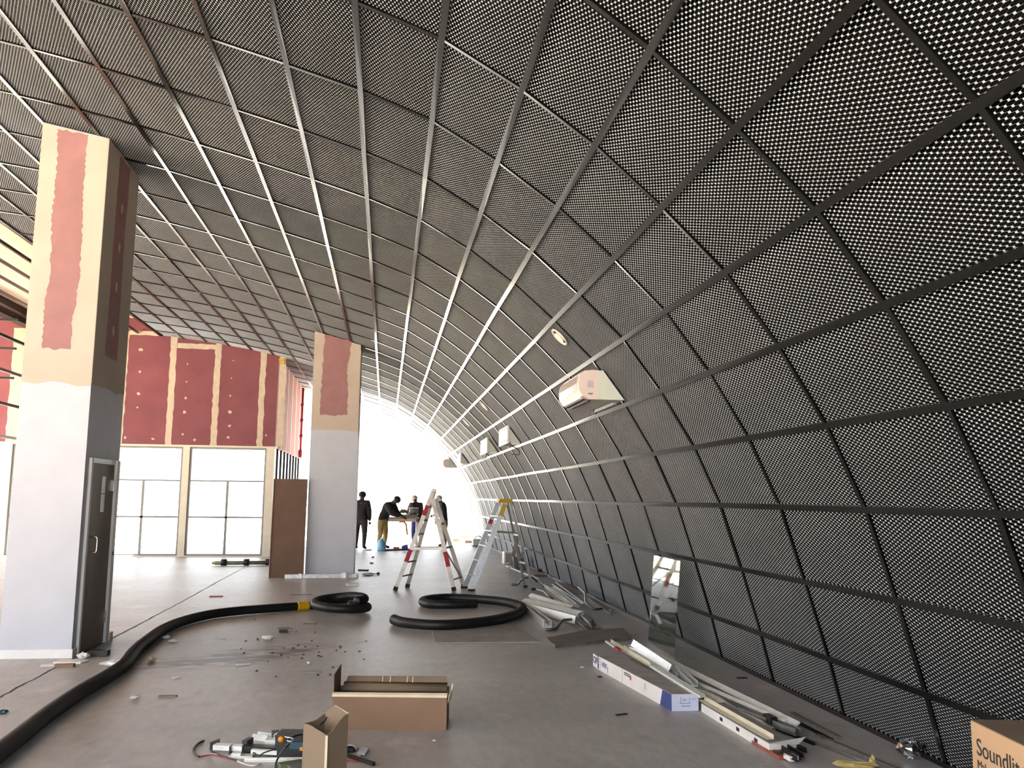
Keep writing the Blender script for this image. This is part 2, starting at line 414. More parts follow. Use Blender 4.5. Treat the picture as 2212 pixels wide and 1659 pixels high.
for q, (score, j, k, ln, c) in enumerate(tiles):
    n = inward(j); e = (PV[j+1]-PV[j]).normalized()
    if q < 300:
        o = bpy.data.objects.new('mesh_panel', PM_NEAR); COL.objects.link(o); o.parent = ceiling
        jit = rnd.uniform(-.012, .012); e2 = (e+n*jit).normalized(); n2 = (n-e*jit).normalized()
        xa = Vector((0, 1, 0))
        if xa.cross(e2).dot(n2) < 0: e2 = -e2
        zz = n2; hh = (ln-.012)/.6
        p = c-n*.012-WLOC[ceiling]
        xs = xa
        o.matrix_basis = Matrix(((xs.x, e2.x*hh, zz.x, p.x), (xs.y, e2.y*hh, zz.y, p.y), (xs.z, e2.z*hh, zz.z, p.z), (0, 0, 0, 1)))
    else:                                   # coarse slats for the far and out-of-frame panels
        c2 = c-n*.012
        for r in range(46):
            y = -1.185/2+(r+.5)*1.185/46; sg = -1
            tv = Vector((0, math.cos(math.radians(38)), 0))*.003; tz = n*(.003*math.sin(math.radians(38)))
            a = c2+Vector((0, y, 0)); h2 = e*(ln/2-.006)
            far.poly([a-tv-tz-h2, a+tv+tz-h2, a+tv+tz+h2, a-tv-tz+h2])
me = bpy.data.meshes.new('far_mesh_panels'); me.from_pydata([tuple(v-WLOC[ceiling]) for v in far.v], [], far.f); me.materials.append(M_MESH)
o = bpy.data.objects.new('far_mesh_panels', me); COL.objects.link(o); o.parent = ceiling; o['kind'] = 'stuff'

# flat pale deck on the left with bare bars below it
mb = MB().box((-13, YN, 6.30), (-6.05, 24.35, 6.5)); deck = link('ceiling', mb, M_DECK, kind='structure', label='peach coloured roof deck beyond the mesh panels')
link('edge_beam', MB().prism([(-6.05, YN, 5.84), (-6.15, YN, 5.84), (-6.15, YN, 6.32), (-6.05, YN, 6.32)], (0, 28.2, 0)), M_BACK, ceiling)
for j in range(NT+1, len(PV)): link('main_tee', long_bar(j, YN, 24.2, .05, .012, .05), M_TEE, deck)
link('edge_beam', MB().box((-9.5, YN, 5.9), (-9.25, 24.2, 6.3)), M_STEEL, deck)

# floor and outside ground
floor = link('floor', MB().box((-13, YN-1.5, -.2), (3.62, YF+.3, 0)), M_FLOOR, kind='structure')
link('ground', MB().box((-90, -90, -.5), (90, 160, -.22)), M_GROUND, kind='structure', label='pale ground outside the building')
link('ground', MB().box((-13, YF+.3, -.22), (9, 75, -.03)), M_GROUND, kind='structure', label='pale paving outside the open end')
pts = [gnd(*p) for p in ((-60, 1540), (0, 1506), (60, 1474), (131, 1437), (180, 1411), (254, 1373), (320, 1338), (381, 1306), (450, 1268), (528, 1226))]
pts = smoothpath(pts, 6); mb = MB(); pr = None
for i, p in enumerate(pts):
    wv = .007+.006*random.random(); jx = random.uniform(-.01, .01)
    c = (mb.vert((p.x-wv+jx, p.y, .0012)), mb.vert((p.x+wv+jx, p.y, .0012)))
    if pr: mb.face((pr[0], pr[1], c[1], c[0]))
    pr = c
link('slab_joint', mb, M_CRACK, floor)

# ---- far wall of pink drywall with windows
WY = 24.19
def wx(px): return atY(px, 1100, WY).x
def wz(py): return atY(400, py, WY).z
HEAD = wz(961)
prof_w = [(x, z) for x, z in PROF if -7.9 < x < -2.6]
mb = MB()
outline = [(-13, HEAD), (-3.0, HEAD), (-3.0, 5.42)]+[(x, z+.04) for x, z in PROF if -6.2 < x < -3.0]+[(-6.2, 6.32), (-13, 6.32)]
mb.prism([(x, WY, z) for x, z in outline], (0, .15, 0))
wall_back = link('wall_back', mb, M_PINK, kind='structure', label='far wall of pink drywall boards with skimmed joints above the windows')
def wavy_strip(x0, x1, z0, z1, Y, amp=.018, seed=0, horiz=False, thick=.004):
    r = random.Random(seed); mb = MB(); n = max(6, int(abs((x1-x0) if horiz else (z1-z0))/.12)); pv = None
    for i in range(n+1):
        t = i/n
        if horiz: x = x0+(x1-x0)*t; a = (x, Y-thick, z0+r.uniform(-amp, amp)); b = (x, Y-thick, z1+r.uniform(-amp, amp))
        else: z = z0+(z1-z0)*t; a = (x0+r.uniform(-amp, amp), Y-thick, z); b = (x1+r.uniform(-amp, amp), Y-thick, z)
        c = [mb.vert(a), mb.vert(b), mb.vert((b[0], Y, b[2])), mb.vert((a[0], Y, a[2]))]
        if pv:
            for q in range(4): mb.face((pv[q], pv[(q+1) % 4], c[(q+1) % 4], c[q]))
        else: mb.face(c)
        pv = c
    mb.face(pv[::-1]); return mb
def ceil_z(x):
    for (a, b) in zip(PROF, PROF[1:]):
        if b[0] <= x <= a[0]: return a[1]+(b[1]-a[1])*(a[0]-x)/(a[0]-b[0])
    return 5.9
for i, (a, b) in enumerate(((347, 361), (446, 460), (547, 560), (590, 605), (246, 254), (-2, 34))):
    x0, x1 = wx(a), wx(b); link('joint_strip', wavy_strip(x0, x1, HEAD, ceil_z((x0+x1)/2)+.02, WY, .015, i), M_JOINT, wall_back)
link('joint_strip', wavy_strip(wx(361), wx(447), wz(753), wz(742), WY, .012, 20, True), M_JOINT, wall_back)
link('joint_strip', wavy_strip(wx(254), wx(347), wz(727), wz(718), WY, .012, 21, True), M_JOINT, wall_back)
for i, (px, py, r) in enumerate(((304, 755, .07), (302, 803, .05), (299, 850, .06), (297, 880, .04), (405, 786, .03), (403, 825, .03), (401, 860, .05), (398, 890, .07),
                                 (395, 938, .05), (504, 779, .03), (500, 817, .03), (497, 855, .04), (497, 890, .07), (496, 920, .06), (493, 945, .06), (330, 948, .05), (270, 945, .05), (420, 950, .05), (575, 940, .04))):
    c = atY(px, py, WY); rr = random.Random(i); mb = MB()
    mb.prism([(c.x+r*(.4+.6*rr.random())*math.cos(a)*1.0, WY-.003, c.z+r*(.35+.6*rr.random())*math.sin(a)) for a in [2*PI*t/9 for t in range(9)]], (0, .003, 0))
    link('filler_patch', mb, M_JOINT, wall_back)
# reveal edge under the drywall, then windows
link('trim_1', MB().box((-13, WY-.01, HEAD-.05), (-2.95, WY+.16, HEAD)), M_FRAME, kind='structure', label='thin cream edge under the pink wall')
def window(n, x0, x1, mx, label):
    g = thing('window_%d' % n, ((x0+x1)/2, WY+.08, 0), label, None, None, 'structure')
    z1, z2 = wz(1117), wz(1038); y0, y1 = WY+.05, WY+.11
    fr = MB(); fr.box((x0, y0, 0), (x1, y1, .07)); fr.box((x0, y0, HEAD-.1), (x1, y1, HEAD-.05)); fr.box((x0, y0, .07), (x0+.05, y1, HEAD-.1)); fr.box((x1-.05, y0, .07), (x1, y1, HEAD-.1))
    link('frame', fr, M_ALU, g)
    link('transom', MB().box((x0+.05, y0, z1-.025), (x1-.05, y1, z1+.025)), M_ALU, g)
    link('transom', MB().box((x0+.05, y0, z2-.02), (x1-.05, y1, z2+.02)), M_ALU, g)
    link('mullion', MB().box((mx-.03, y0, .07), (mx+.03, y1, z2-.02)), M_ALU, g)
    for a, b, c, d in ((x0+.05, mx-.03, .07, z1-.025), (mx+.03, x1-.05, .07, z1-.025), (x0+.05, mx-.03, z1+.025, z2-.02), (mx+.03, x1-.05, z1+.025, z2-.02), (x0+.05, x1-.05, z2+.02, HEAD-.1)):
        link('pane', MB().box((a, WY+.075, c), (b, WY+.081, d)), M_PANE, g)
px_ = lambda p: wx(p)
window(1, wx(233), wx(388), wx(305), 'window left of the cream pier under the pink wall')
window(2, wx(403), wx(570), wx(488), 'window right of the cream pier under the pink wall')
window(3, -9.6, wx(218), -8.3, 'window mostly hidden behind the tall near pillar')
window(4, -12.6, -9.95, -11.2, 'window at the left edge of the picture')
for n, (a, b) in enumerate(((wx(388), wx(403)), (wx(570), -3.0), (wx(218), wx(233)), (-9.95, -9.6))):
    link('trim_%d' % (n+2), MB().box((a, WY, 0), (b, WY+.15, HEAD-.05)), M_FRAME, kind='structure', label=('cream pier between the two windows', 'cream pier at the corner beside the brown board', 'cream pier beside the tall near pillar', 'cream pier at the far left')[n])
link('baseboard_back', MB().box((-13, WY-.03, 0), (-3.0, WY, .035)), M_FRAME, kind='structure', label='low pale sill strip along the window wall')

# ---- return wall running from the pink wall to the open end
mb = MB(); mb.box((-3.15, WY+.15, HEAD), (-3.0, YF, 5.44)); wr = link('wall_return', mb, M_PINK, kind='structure', label='pink drywall return running to the open end')
for i in range(6):
    y = WY+.15+i*1.2; link('joint_strip', MB().box((-3.0, y, HEAD), (-2.996, y+.16, 5.40)), M_JOINT, wr)
g = thing('window_5', (-3.07, 28, 0), 'glazed screen with dark upright bars beside the brown board', None, None, 'structure')
for i in range(9):
    y = WY+.35+i*.86; link('mullion', MB().box((-3.1, y-.03, 0), (-3.04, y+.03, HEAD)), M_STEEL, g)
    if i < 8: link('pane', MB().box((-3.075, y+.03, .05), (-3.069, y+.83, HEAD)), M_PANE, g)
link('rail', MB().box((-3.1, WY+.15, 0), (-3.04, YF, .05)), M_STEEL, g)
# left wall with openings
wl = MB(); wl.box((-13.15, YN, 4.4), (-13, 24.35, 6.5))
for y in (YN, 3.2, 10.2, 17.2, 23.9): wl.box((-13.15, y, 0), (-13, y+.45, 4.4))
link('wall_light_block', MB().box((1.2, YN-.15, 0), (3.9, YN, 4.9)), M_BACK, kind='structure', label='added unseen wall behind the camera, blocking light on the right')  # unseen wall added to keep light off the right side
link('wall_left', wl, M_WHITE, kind='structure', label='left wall with tall openings')

# ---- pillars
def outline_patch(pts, axis, plane, d, seed=0, step=.07, amp=.02, edges=None):
    """wavy thin layer on a wall; pts in (u,z); axis 'Y': plane Y=const facing -Y, axis 'X': plane X=const facing +X"""
    r = random.Random(seed); out = []
    for q_, (a, b) in enumerate(zip(pts, pts[1:]+pts[:1])):
        a = Vector(a); b = Vector(b); n = max(1, int((b-a).length/step)) if edges is None or q_ in edges else 1
        nrm_ = Vector((-(b-a).y, (b-a).x)).normalized()
        for i in range(n): out.append(a+(b-a)*(i/n)+(nrm_*r.uniform(-amp, amp) if 0 < i else Vector((0, 0))))
    mb = MB()
    if axis == 'Y': mb.prism([(p.x, plane-d, p.y) for p in out], (0, d, 0))
    else: mb.prism([(plane+d, p.x, p.y) for p in out], (-d, 0, 0))
    return mb
P1Y, P1X0, P1X1, P1B = 9.44, -3.715, -3.04, 10.58
top = ceil_z
def pillar(X0, X1, Y0, Y1, label):
    mb = MB(); b = [(X0, Y0, 0), (X1, Y0, 0), (X1, Y1, 0), (X0, Y1, 0)]
    mb.hexa(b+[(x, y, top(x)-.012) for x, y, z in b]); return link('pillar', mb, M_WHITE, kind='structure', label=label)
p1 = pillar(P1X0, P1X1, P1Y, P1B, 'tall near pillar, white below and cream skim above with a pink patch')
def y1(px, py): p = atY(px, py, P1Y); return (p.x, p.z)
def x1(px, py): p = atX(px, py, P1X1); return (p.y, p.z)
zc = y1(110, 825)[1]
link('skim_coat', outline_patch([(P1X0, zc), (P1X1, zc-.03), (P1X1, top(P1X1)-.02), (P1X0, top(P1X0)-.02)], 'Y', P1Y, .003, 1, .12, .03, [0]), M_CREAM, p1)
link('bare_patch', outline_patch([y1(92, 753), y1(152, 755), y1(157, 690), y1(170, 610), y1(178, 520), y1(180, 420), y1(186, 330), y1(191, 292), y1(124, 278), y1(125, 330), y1(118, 420), y1(112, 470), y1(112, 530), y1(107, 600), y1(96, 660)], 'Y', P1Y-.003, .002, 2, .03, .012), M_PILPINK, p1)
link('skim_coat', outline_patch([(P1Y, zc), (P1B, zc), (P1B, top(P1X1)-.02), (P1Y, top(P1X1)-.02)], 'X', P1X1, .003, 3, .12, .02, [0]), M_CREAM, p1)
link('bare_patch', outline_patch([(P1Y+.36, zc+.35), (P1Y+.78, zc+.35), (P1Y+.74, 4.3), (P1Y+.78, top(P1X1)-.05), (P1Y+.38, top(P1X1)-.05), (P1Y+.36, 4.2)], 'X', P1X1+.003, .002, 4, .1, .012), M_PILPINK, p1)
for i, z in enumerate((3.4, 3.9, 4.35, 4.8)):
    link('filler_patch', MB().prism([(P1X1+.006, P1Y+.58+.035*math.cos(a), z+.06*math.sin(a)) for a in [2*PI*t/8 for t in range(8)]], (-.002, 0, 0)), M_JOINT, p1)
# door in the side of the near pillar
dz = x1(205, 990)[1]; d0, d1 = P1Y+.17, P1B-.22
dr = thing('door_1', (P1X1, (d0+d1)/2, 0), 'narrow brown door with chrome pull handle in the near pillar side', None, None, 'structure')
leaf = link('leaf', MB().box((P1X1, d0, .01), (P1X1+.02, d1, dz-.05)), M_DOOR, dr)
link('frame', MB().box((P1X1, d1, 0), (P1X1+.05, d1+.10, dz)), M_WTRIM, dr)
link('frame', MB().box((P1X1, d0-.05, 0), (P1X1+.028, d0, dz)), M_WTRIM, dr)
link('head_plate', MB().box((P1X1, d0, dz-.05), (P1X1+.03, d1, dz)), M_WMETAL, dr)
hz0, hz1 = x1(190, 1193)[1], x1(190, 1160)[1]; hy = d0+.10
pth = smoothpath([(P1X1+.02, hy, hz0), (P1X1+.07, hy, hz0), (P1X1+.085, hy, hz0+.02), (P1X1+.085, hy, hz1-.02), (P1X1+.07, hy, hz1), (P1X1+.02, hy, hz1)], 5)
link('pull_handle', MB().tube(pth, .010, 8), M_CHROME, leaf, True, label='chrome pull handle')
for z in (.28, dz-.28): link('hinge', MB().box((P1X1+.02, d1-.03, z-.06), (P1X1+.04, d1+.012, z+.06)), M_CHROME, leaf)
for z, h in ((1.62, .18), (1.42, .19)): link('sign_plate', MB().box((P1X1+.02, d0+.34, z), (P1X1+.024, d0+.45, z+h)), M_WMETAL, leaf)
link('strike_plate', MB().box((P1X1+.05, d1+.01, .94), (P1X1+.054, d1+.07, .98)), M_STEEL, dr)
link('baseboard_front', MB().box((P1X0, P1Y-.016, 0), (P1X1+.016, P1Y, .085)), M_WTRIM, kind='structure', label='white skirting along the front of the near pillar')
link('baseboard_side', MB().box((P1X1, P1Y, 0), (P1X1+.016, d0-.05, .085)), M_WTRIM, kind='structure', label='short white skirting before the brown door')
link('baseboard_corner', MB().box((P1X1, d1+.10, 0), (P1X1+.06, P1B, .09)), M_WTRIM, kind='structure', label='short white skirting block past the brown door')

P2Y, P2X0, P2X1, P2B = 18.32, -1.565, -.605, 19.25
p2 = pillar(P2X0, P2X1, P2Y, P2B, 'farther square pillar, white below and cream skim above with a pink patch')
def y2(px, py): p = atY(px, py, P2Y); return (p.x, p.z)
zc2 = y2(720, 930)[1]
link('skim_coat', outline_patch([(P2X0, zc2), (P2X1, zc2-.02), (P2X1, top(P2X1)-.02), (P2X0, top(P2X0)-.02)], 'Y', P2Y, .003, 5, .15, .03, [0]), M_CREAM, p2)
link('bare_patch', outline_patch([y2(692, 897), y2(750, 897), y2(752, 850), y2(750, 800), y2(755, 770), y2(760, 738), y2(702, 722), y2(698, 760), y2(697, 800), y2(693, 850)], 'Y', P2Y-.003, .002, 6, .06, .02), M_PILPINK, p2)
link('skim_coat', outline_patch([(P2Y, zc2), (P2B, zc2), (P2B, top(P2X1)-.02), (P2Y, top(P2X1)-.02)], 'X', P2X1, .003, 7, .2, .02, [0]), M_CREAM, p2)

# bare ceiling framing at the far left
fr = thing('ceiling_frame', (-8.2, 18, 2.6), 'bare dark metal framing at the left edge in front of the pink wall', 'frame')
for i, py in enumerate((722, 797, 870, 942)):
    a = atX(0, py, -8.0); link('long_rail', MB().bar((-8.0, 14, a.z), (-8.0, 23.9, a.z), .05, .06), M_ALU if i % 2 else M_STEEL, fr)
for py in (690, 752, 816):
    a = atY(0, py, 20.0); link('cross_rail', MB().bar((-11.5, 20, a.z), (-8.03, 20, a.z), .05, .05), M_STEEL, fr)
for y in (14.2, 18.8, 23.6): link('post', MB().bar((-8.06, y, 0), (-8.06, y, 5.95), .05, .05, (0, 1, 0)), M_STEEL, fr)

# ================================================================== THINGS
# ---- hoses
def hose(name, pts, r, label, z=None, seg=.035, band=None):
    pth = resample(smoothpath(pts, 10), seg/2)
    root = thing(name, (pth[len(pth)//2].x, pth[len(pth)//2].y, 0), label, 'hose')
    link('tube', MB().tube(pth, r, 12, True, lambda k: r*(1.0 if k % 2 else .91)), M_HOSE, root, True)
    if band:
        i = min(range(len(pth)), key=lambda q: (pth[q]-Vector(band)).length); sub = pth[i-5:i+6]
        link('yellow_sleeve', MB().tube(sub, r*1.04, 12), M_YELTAPE, root, True, label='yellow sleeve wrapped round the hose')
    return root, pth
R1 = .062
def hp(x, y, r=R1, dz=0): p = gnd(x, y, r); p.z += dz; return p
pts = [hp(*p) for p in ((-190, 1745), (-60, 1668), (30, 1600), (100, 1545), (170, 1497), (230, 1462), (268, 1436), (290, 1408), (315, 1386), (352, 1360), (395, 1342), (450, 1328), (510, 1320), (585, 1314), (655, 1309), (715, 1306), (755, 1305))]
end = pts[-1]
def lp(cx, cy, rx, ry, a, z): return Vector((cx+rx*math.cos(a), cy+ry*math.sin(a), z))
c = gnd(737, 1316, R1)
loop = [lp(c.x, c.y, .36, .42, a, R1+.013*i) for i, a in enumerate([1.2, .6, 0, -.6, -1.2, -1.9, -2.6, -3.2, -3.8, -4.4])]
loop += [lp(c.x+.02, c.y+.02, .30, .36, a, R1+.14) for a in (-5.0, -5.7, -6.5, -7.2)]
hose('hose', pts+loop, R1*.98, 'long black corrugated hose with a yellow sleeve snaking from the left foreground', band=gnd(655, 1309, R1))
R2 = .066
cpts = [gnd(x, y, R2) for x, y in ((850, 1338), (875, 1345), (940, 1350), (1010, 1347), (1075, 1338), (1118, 1325), (1127, 1312), (1095, 1301), (1040, 1295), (980, 1291), (935, 1293), (913, 1299), (930, 1305), (975, 1306), (1030, 1304))]
hose('hose', cpts, R2, 'thick black hose lying in a loose open ring in front of the two ladders')

# ---- cardboard boxes
def cut_sheet(mb, pts, n, t=.004): return mb.prism(pts, Vector(n).normalized()*t)
a = gnd(716, 1576); b = gnd(964, 1578); ex = (b-a).normalized(); ey = Vector((-ex.y, ex.x, 0)); L = (b-a).length
hB = atY(716, 1500, a.y).z; D = .30
bx = thing('cardboard_box', (a+b)/2+ey*D/2, 'long open brown carton on the floor in the foreground centre', 'box')
def bp(u, v, z): return a+ex*u+ey*v+Vector((0, 0, z))
tt = .005
link('front_wall', MB().hexa([bp(0, 0, 0), bp(L, 0, 0), bp(L, tt, 0), bp(0, tt, 0), bp(0, 0, hB), bp(L, 0, hB-.005), bp(L, tt, hB-.005), bp(0, tt, hB)]), M_CARD, bx)
link('back_wall', MB().hexa([bp(0, D-tt, 0), bp(L, D-tt, 0), bp(L, D, 0), bp(0, D, 0), bp(0, D-tt, hB), bp(L, D-tt, hB), bp(L, D, hB), bp(0, D, hB)]), M_CARDD, bx)
link('end_wall', MB().hexa([bp(0, tt, 0), bp(tt, tt, 0), bp(tt, D-tt, 0), bp(0, D-tt, 0), bp(0, tt, hB), bp(tt, tt, hB), bp(tt, D-tt, hB), bp(0, D-tt, hB)]), M_CARD, bx)
link('end_wall', MB().hexa([bp(L-tt, tt, 0), bp(L, tt, 0), bp(L, D-tt, 0), bp(L-tt, D-tt, 0), bp(L-tt, tt, hB), bp(L, tt, hB), bp(L, D-tt, hB), bp(L-tt, D-tt, hB)]), M_CARD, bx)
link('bottom', MB().hexa([bp(tt, tt, .004), bp(L-tt, tt, .004), bp(L-tt, D-tt, .004), bp(tt, D-tt, .004), bp(tt, tt, .008), bp(L-tt, tt, .008), bp(L-tt, D-tt, .008), bp(tt, D-tt, .008)]), M_CARDD, bx)
link('end_flap', MB().hexa([bp(0, .01, hB), bp(tt, .01, hB), bp(tt, D-.02, hB), bp(0, D-.02, hB), bp(0, .01, hB+.13), bp(tt, .01, hB+.13), bp(tt, D-.02, hB+.155), bp(0, D-.02, hB+.155)]), M_CARD, bx)
# rear flap folded inwards then up, with taped middle
mb = MB(); pv = None
for q in range(9):
    t = q/8; v = D-.02-.10*math.sin(t*PI*.9); z = hB-.05+.085*t+.0*q
    cur = [mb.vert(bp(.035, v, z)), mb.vert(bp(L-.012, v, z-.004)), mb.vert(bp(L-.012, v+.005, z)), mb.vert(bp(.035, v+.005, z+.004))]
    if pv:
        for w_ in range(4): mb.face((pv[w_], pv[(w_+1) % 4], cur[(w_+1) % 4], cur[w_]))
    else: mb.face(cur)
    pv = cur
mb.face(pv[::-1]); rf = link('rear_flap', mb, M_CARDD, bx, True)
link('rear_flap_tip', MB().hexa([bp(.045, D-.05, hB+.03), bp(L-.015, D-.05, hB+.03), bp(L-.015, D-.045, hB+.03), bp(.045, D-.045, hB+.03), bp(.055, D-.01, hB+.07), bp(L-.02, D-.01, hB+.072), bp(L-.02, D-.004, hB+.072), bp(.055, D-.004, hB+.07)]), M_CARDD, bx)
for u in (.31, .365, .49, .53): link('tape_strip', MB().hexa([bp(u, D-.056, hB+.03), bp(u+.006, D-.056, hB+.03), bp(u+.006, D-.054, hB+.03), bp(u, D-.054, hB+.03), bp(u, D-.017, hB+.07), bp(u+.006, D-.017, hB+.07), bp(u+.006, D-.012, hB+.07), bp(u, D-.012, hB+.07)]), M_TAPE, bx)
link('front_edge', MB().hexa([bp(-.004, -.006, hB-.014), bp(L, -.006, hB-.016), bp(L, .012, hB-.004), bp(-.004, .012, hB-.004), bp(-.004, -.004, hB+.002), bp(L+.002, -.004, hB), bp(L+.002, .016, hB+.012), bp(-.004, .016, hB+.012)]), M_CARDL, bx, label='pale cut edge along the front')
mb = MB(); pv = None
for q in range(8):
    t = q/7; u = L+.004+.022*math.sin(t*PI*.8); v = .01+t*.16; z = hB-.006+.05*t
    cur = [mb.vert(bp(u, v, z-.05)), mb.vert(bp(u+.004, v, z-.05)), mb.vert(bp(u+.012, v, z+.012)), mb.vert(bp(u+.008, v, z+.012))]
    if pv:
        for w_ in range(4): mb.face((pv[w_], pv[(w_+1) % 4], cur[(w_+1) % 4], cur[w_]))
    else: mb.face(cur)
    pv = cur
mb.face(pv[::-1]); link('end_flap', mb, M_CARDL, bx, True, label='pale curled flap at the right end')

# torn upright carton, folded along a corner towards the camera
cA = gnd(700, 1745); cT = .30
cc = Vector((cA.x, cA.y, 0)); lf = Vector((-.128, .075, 0)); rg = Vector((.105, .13, 0))
tb = thing('cardboard_box', cc, 'torn brown cardboard carton standing open at the bottom edge', 'box')
def sheetwall(p0, p1, tops, t=.005):
    n = Vector((-(p1-p0).y, (p1-p0).x, 0)).normalized()*t; mb = MB(); k = len(tops)-1; pv = None
    for i, h in enumerate(tops):
        p = p0+(p1-p0)*(i/k); cur = [mb.vert(p), mb.vert(p+n), mb.vert(p+n+Vector((0, 0, h))), mb.vert(p+Vector((0, 0, h)))]
        if pv:
            for w_ in range(4): mb.face((pv[w_], pv[(w_+1) % 4], cur[(w_+1) % 4], cur[w_]))
        else: mb.face(cur)
        pv = cur
    mb.face(pv[::-1]); return mb
link('left_wall', sheetwall(cc+lf, cc, [.408, .406, .398, .385, .375, .362]), M_CARDD, tb)
link('right_wall', sheetwall(cc, cc+rg, [.362, .372, .395, .415, .435, .44]), M_CARDD, tb)
link('back_wall', sheetwall(cc+lf+rg, cc+lf, [.43, .42, .41, .406, .407, .408]), M_CARDD, tb)
link('back_wall', sheetwall(cc+rg, cc+rg*.98+lf, [.44, .452, .465, .475, .455, .43]), M_CARDD, tb)
link('torn_edge', MB().bar(cc+rg+Vector((0, .002, .440)), cc+rg+lf*.6+Vector((0, 0, .474)), .009, .007), M_CARDL, tb, label='pale torn edge')
link('corner_fold', MB().bar(cc+Vector((0, -.003, 0)), cc+Vector((0, -.003, .362)), .013, .006, (0, 1, 0)), M_CARDL, tb, label='pale scuffed corner fold')

# carton at the right edge with print
zt = .62; c0 = gnd(2096, 1556, zt); dx = Vector((-.139, -.990, 0)); dn = Vector((.990, -.139, 0))   # dx: towards the camera, dn: to the right
dx = Vector((.10, -.995, 0)).normalized()
d_ = gnd(2212, 1613, zt)-c0; d_.z = 0; dx = d_.normalized(); dn = Vector((-dx.y, dx.x, 0))
if dn.x < 0: dn = -dn
def rp(u, v, z): return Vector((c0.x, c0.y, 0))+dx*u+dn*v+Vector((0, 0, z))
cb = thing('cardboard_box', rp(.25, .1, 0), 'brown carton with large black lettering cut off by the right edge', 'box')
LW, DW = .50, .34
link('body', MB().hexa([rp(0, 0, 0), rp(LW, 0, 0), rp(LW, DW, 0), rp(0, DW, 0), rp(0, 0, zt), rp(LW, 0, zt), rp(LW, DW, zt), rp(0, DW, zt)]), M_CARDT, cb, bevel=.003)
link('top_flap', MB().hexa([rp(.002, .002, zt), rp(LW, .002, zt), rp(LW, DW/2-.002, zt), rp(.002, DW/2-.002, zt), rp(.002, .002, zt+.004), rp(LW, .002, zt+.004), rp(LW, DW/2-.002, zt+.004), rp(.002, DW/2-.002, zt+.004)]), M_CARDD, cb)  # darker card gives both flaps the shade on the carton top
link('top_flap', MB().hexa([rp(.002, DW/2+.002, zt), rp(LW, DW/2+.002, zt), rp(LW, DW, zt), rp(.002, DW, zt), rp(.002, DW/2+.002, zt+.004), rp(LW, DW/2+.002, zt+.004), rp(LW, DW, zt+.004), rp(.002, DW, zt+.004)]), M_CARDD, cb)
text('lettering', 'Soundlite', M_INK, cb, rp(.045, -.0015, zt-.136), dx, (0, 0, 1), .105)
text('lettering', 'Mak', M_INK, cb, rp(.045, -.0015, zt-.196), dx, (0, 0, 1), .054)

# ---- ladders
def ladder_a():
    f1, f2 = gnd(853, 1275), gnd(879, 1268); f3, f4 = gnd(983, 1279), gnd(1003, 1270)
    ym = 15.83; apx = atY(936, 1058, ym)
    root = thing('trestle_ladder', ((f1.x+f3.x)/2, ym, 0), 'worn A-frame trestle ladder with red tape marks, left of the two ladders', 'ladder')
    f1 = Vector((f1.x, 15.62, 0)); f2 = Vector((f2.x, 16.12, 0)); f3 = Vector((f3.x, 15.52, 0)); f4 = Vector((f4.x, 16.06, 0))
    tn = Vector((apx.x, 15.70, apx.z)); tf = Vector((apx.x+.03, 15.98, apx.z-.02))
    t3 = Vector((apx.x-.02, 15.66, apx.z-.16)); t4 = Vector((apx.x+.05, 16.00, apx.z-.16))
    for nm, p, q in (('stile', f1, tn), ('stile', f2, tf), ('stile', f3, t3), ('stile', f4, t4)):
        sl = link(nm, MB().bar(p, q, .032, .072, (1, 0, .3)), M_LADDER, root)
        d = (q-p).normalized(); link('rubber_foot', MB().bar(p-d*.0, p+d*.07, .04, .08, (1, 0, .3)), M_RUBBER, sl)
    for k in range(1, 7):
        t = k/7.2; link('rung', MB().bar(f1.lerp(tn, t), f2.lerp(tf, t), .045, .03), M_LADDER, root)
    for k in (.12, .46, .72): link('rung', MB().bar(f3.lerp(t3, k), f4.lerp(t4, k), .04, .028), M_LADDER, root)
    link('spreader', MB().bar(f1.lerp(tn, .41), f3.lerp(t3, .455), .03, .045), M_LADDER, root)
    link('spreader', MB().bar(f2.lerp(tf, .41), f4.lerp(t4, .455), .03, .035), M_LADDER, root)
    link('brace', MB().bar(f3.lerp(t3, .46), f4.lerp(t4, .12), .02, .02), M_LADDER, root)
    link('top_bracket', MB().box((apx.x-.035, 15.66, apx.z-.05), (apx.x+.045, 16.0, apx.z+.015)), M_LADDER, root, bevel=.01)
    link('clip', MB().box((apx.x+.06, 15.66, apx.z-.20), (apx.x+.13, 15.76, apx.z-.15)), M_ZINCD, root)
    link('hinge_plate', MB().box((f3.lerp(t3, .75).x-.06, 15.55, 1.14), (f3.lerp(t3, .75).x+.06, 15.60, 1.24)), M_LADDER, root)
    for p, q, t0, t1_ in ((f1, tn, .28, .40), (f1, tn, .74, .84), (f3, t3, .26, .42)):
        link('tape_mark', MB().bar(p.lerp(q, t0), p.lerp(q, t1_), .036, .076, (1, 0, .3)), M_REDT, root, label='red tape mark')
ladder_a()
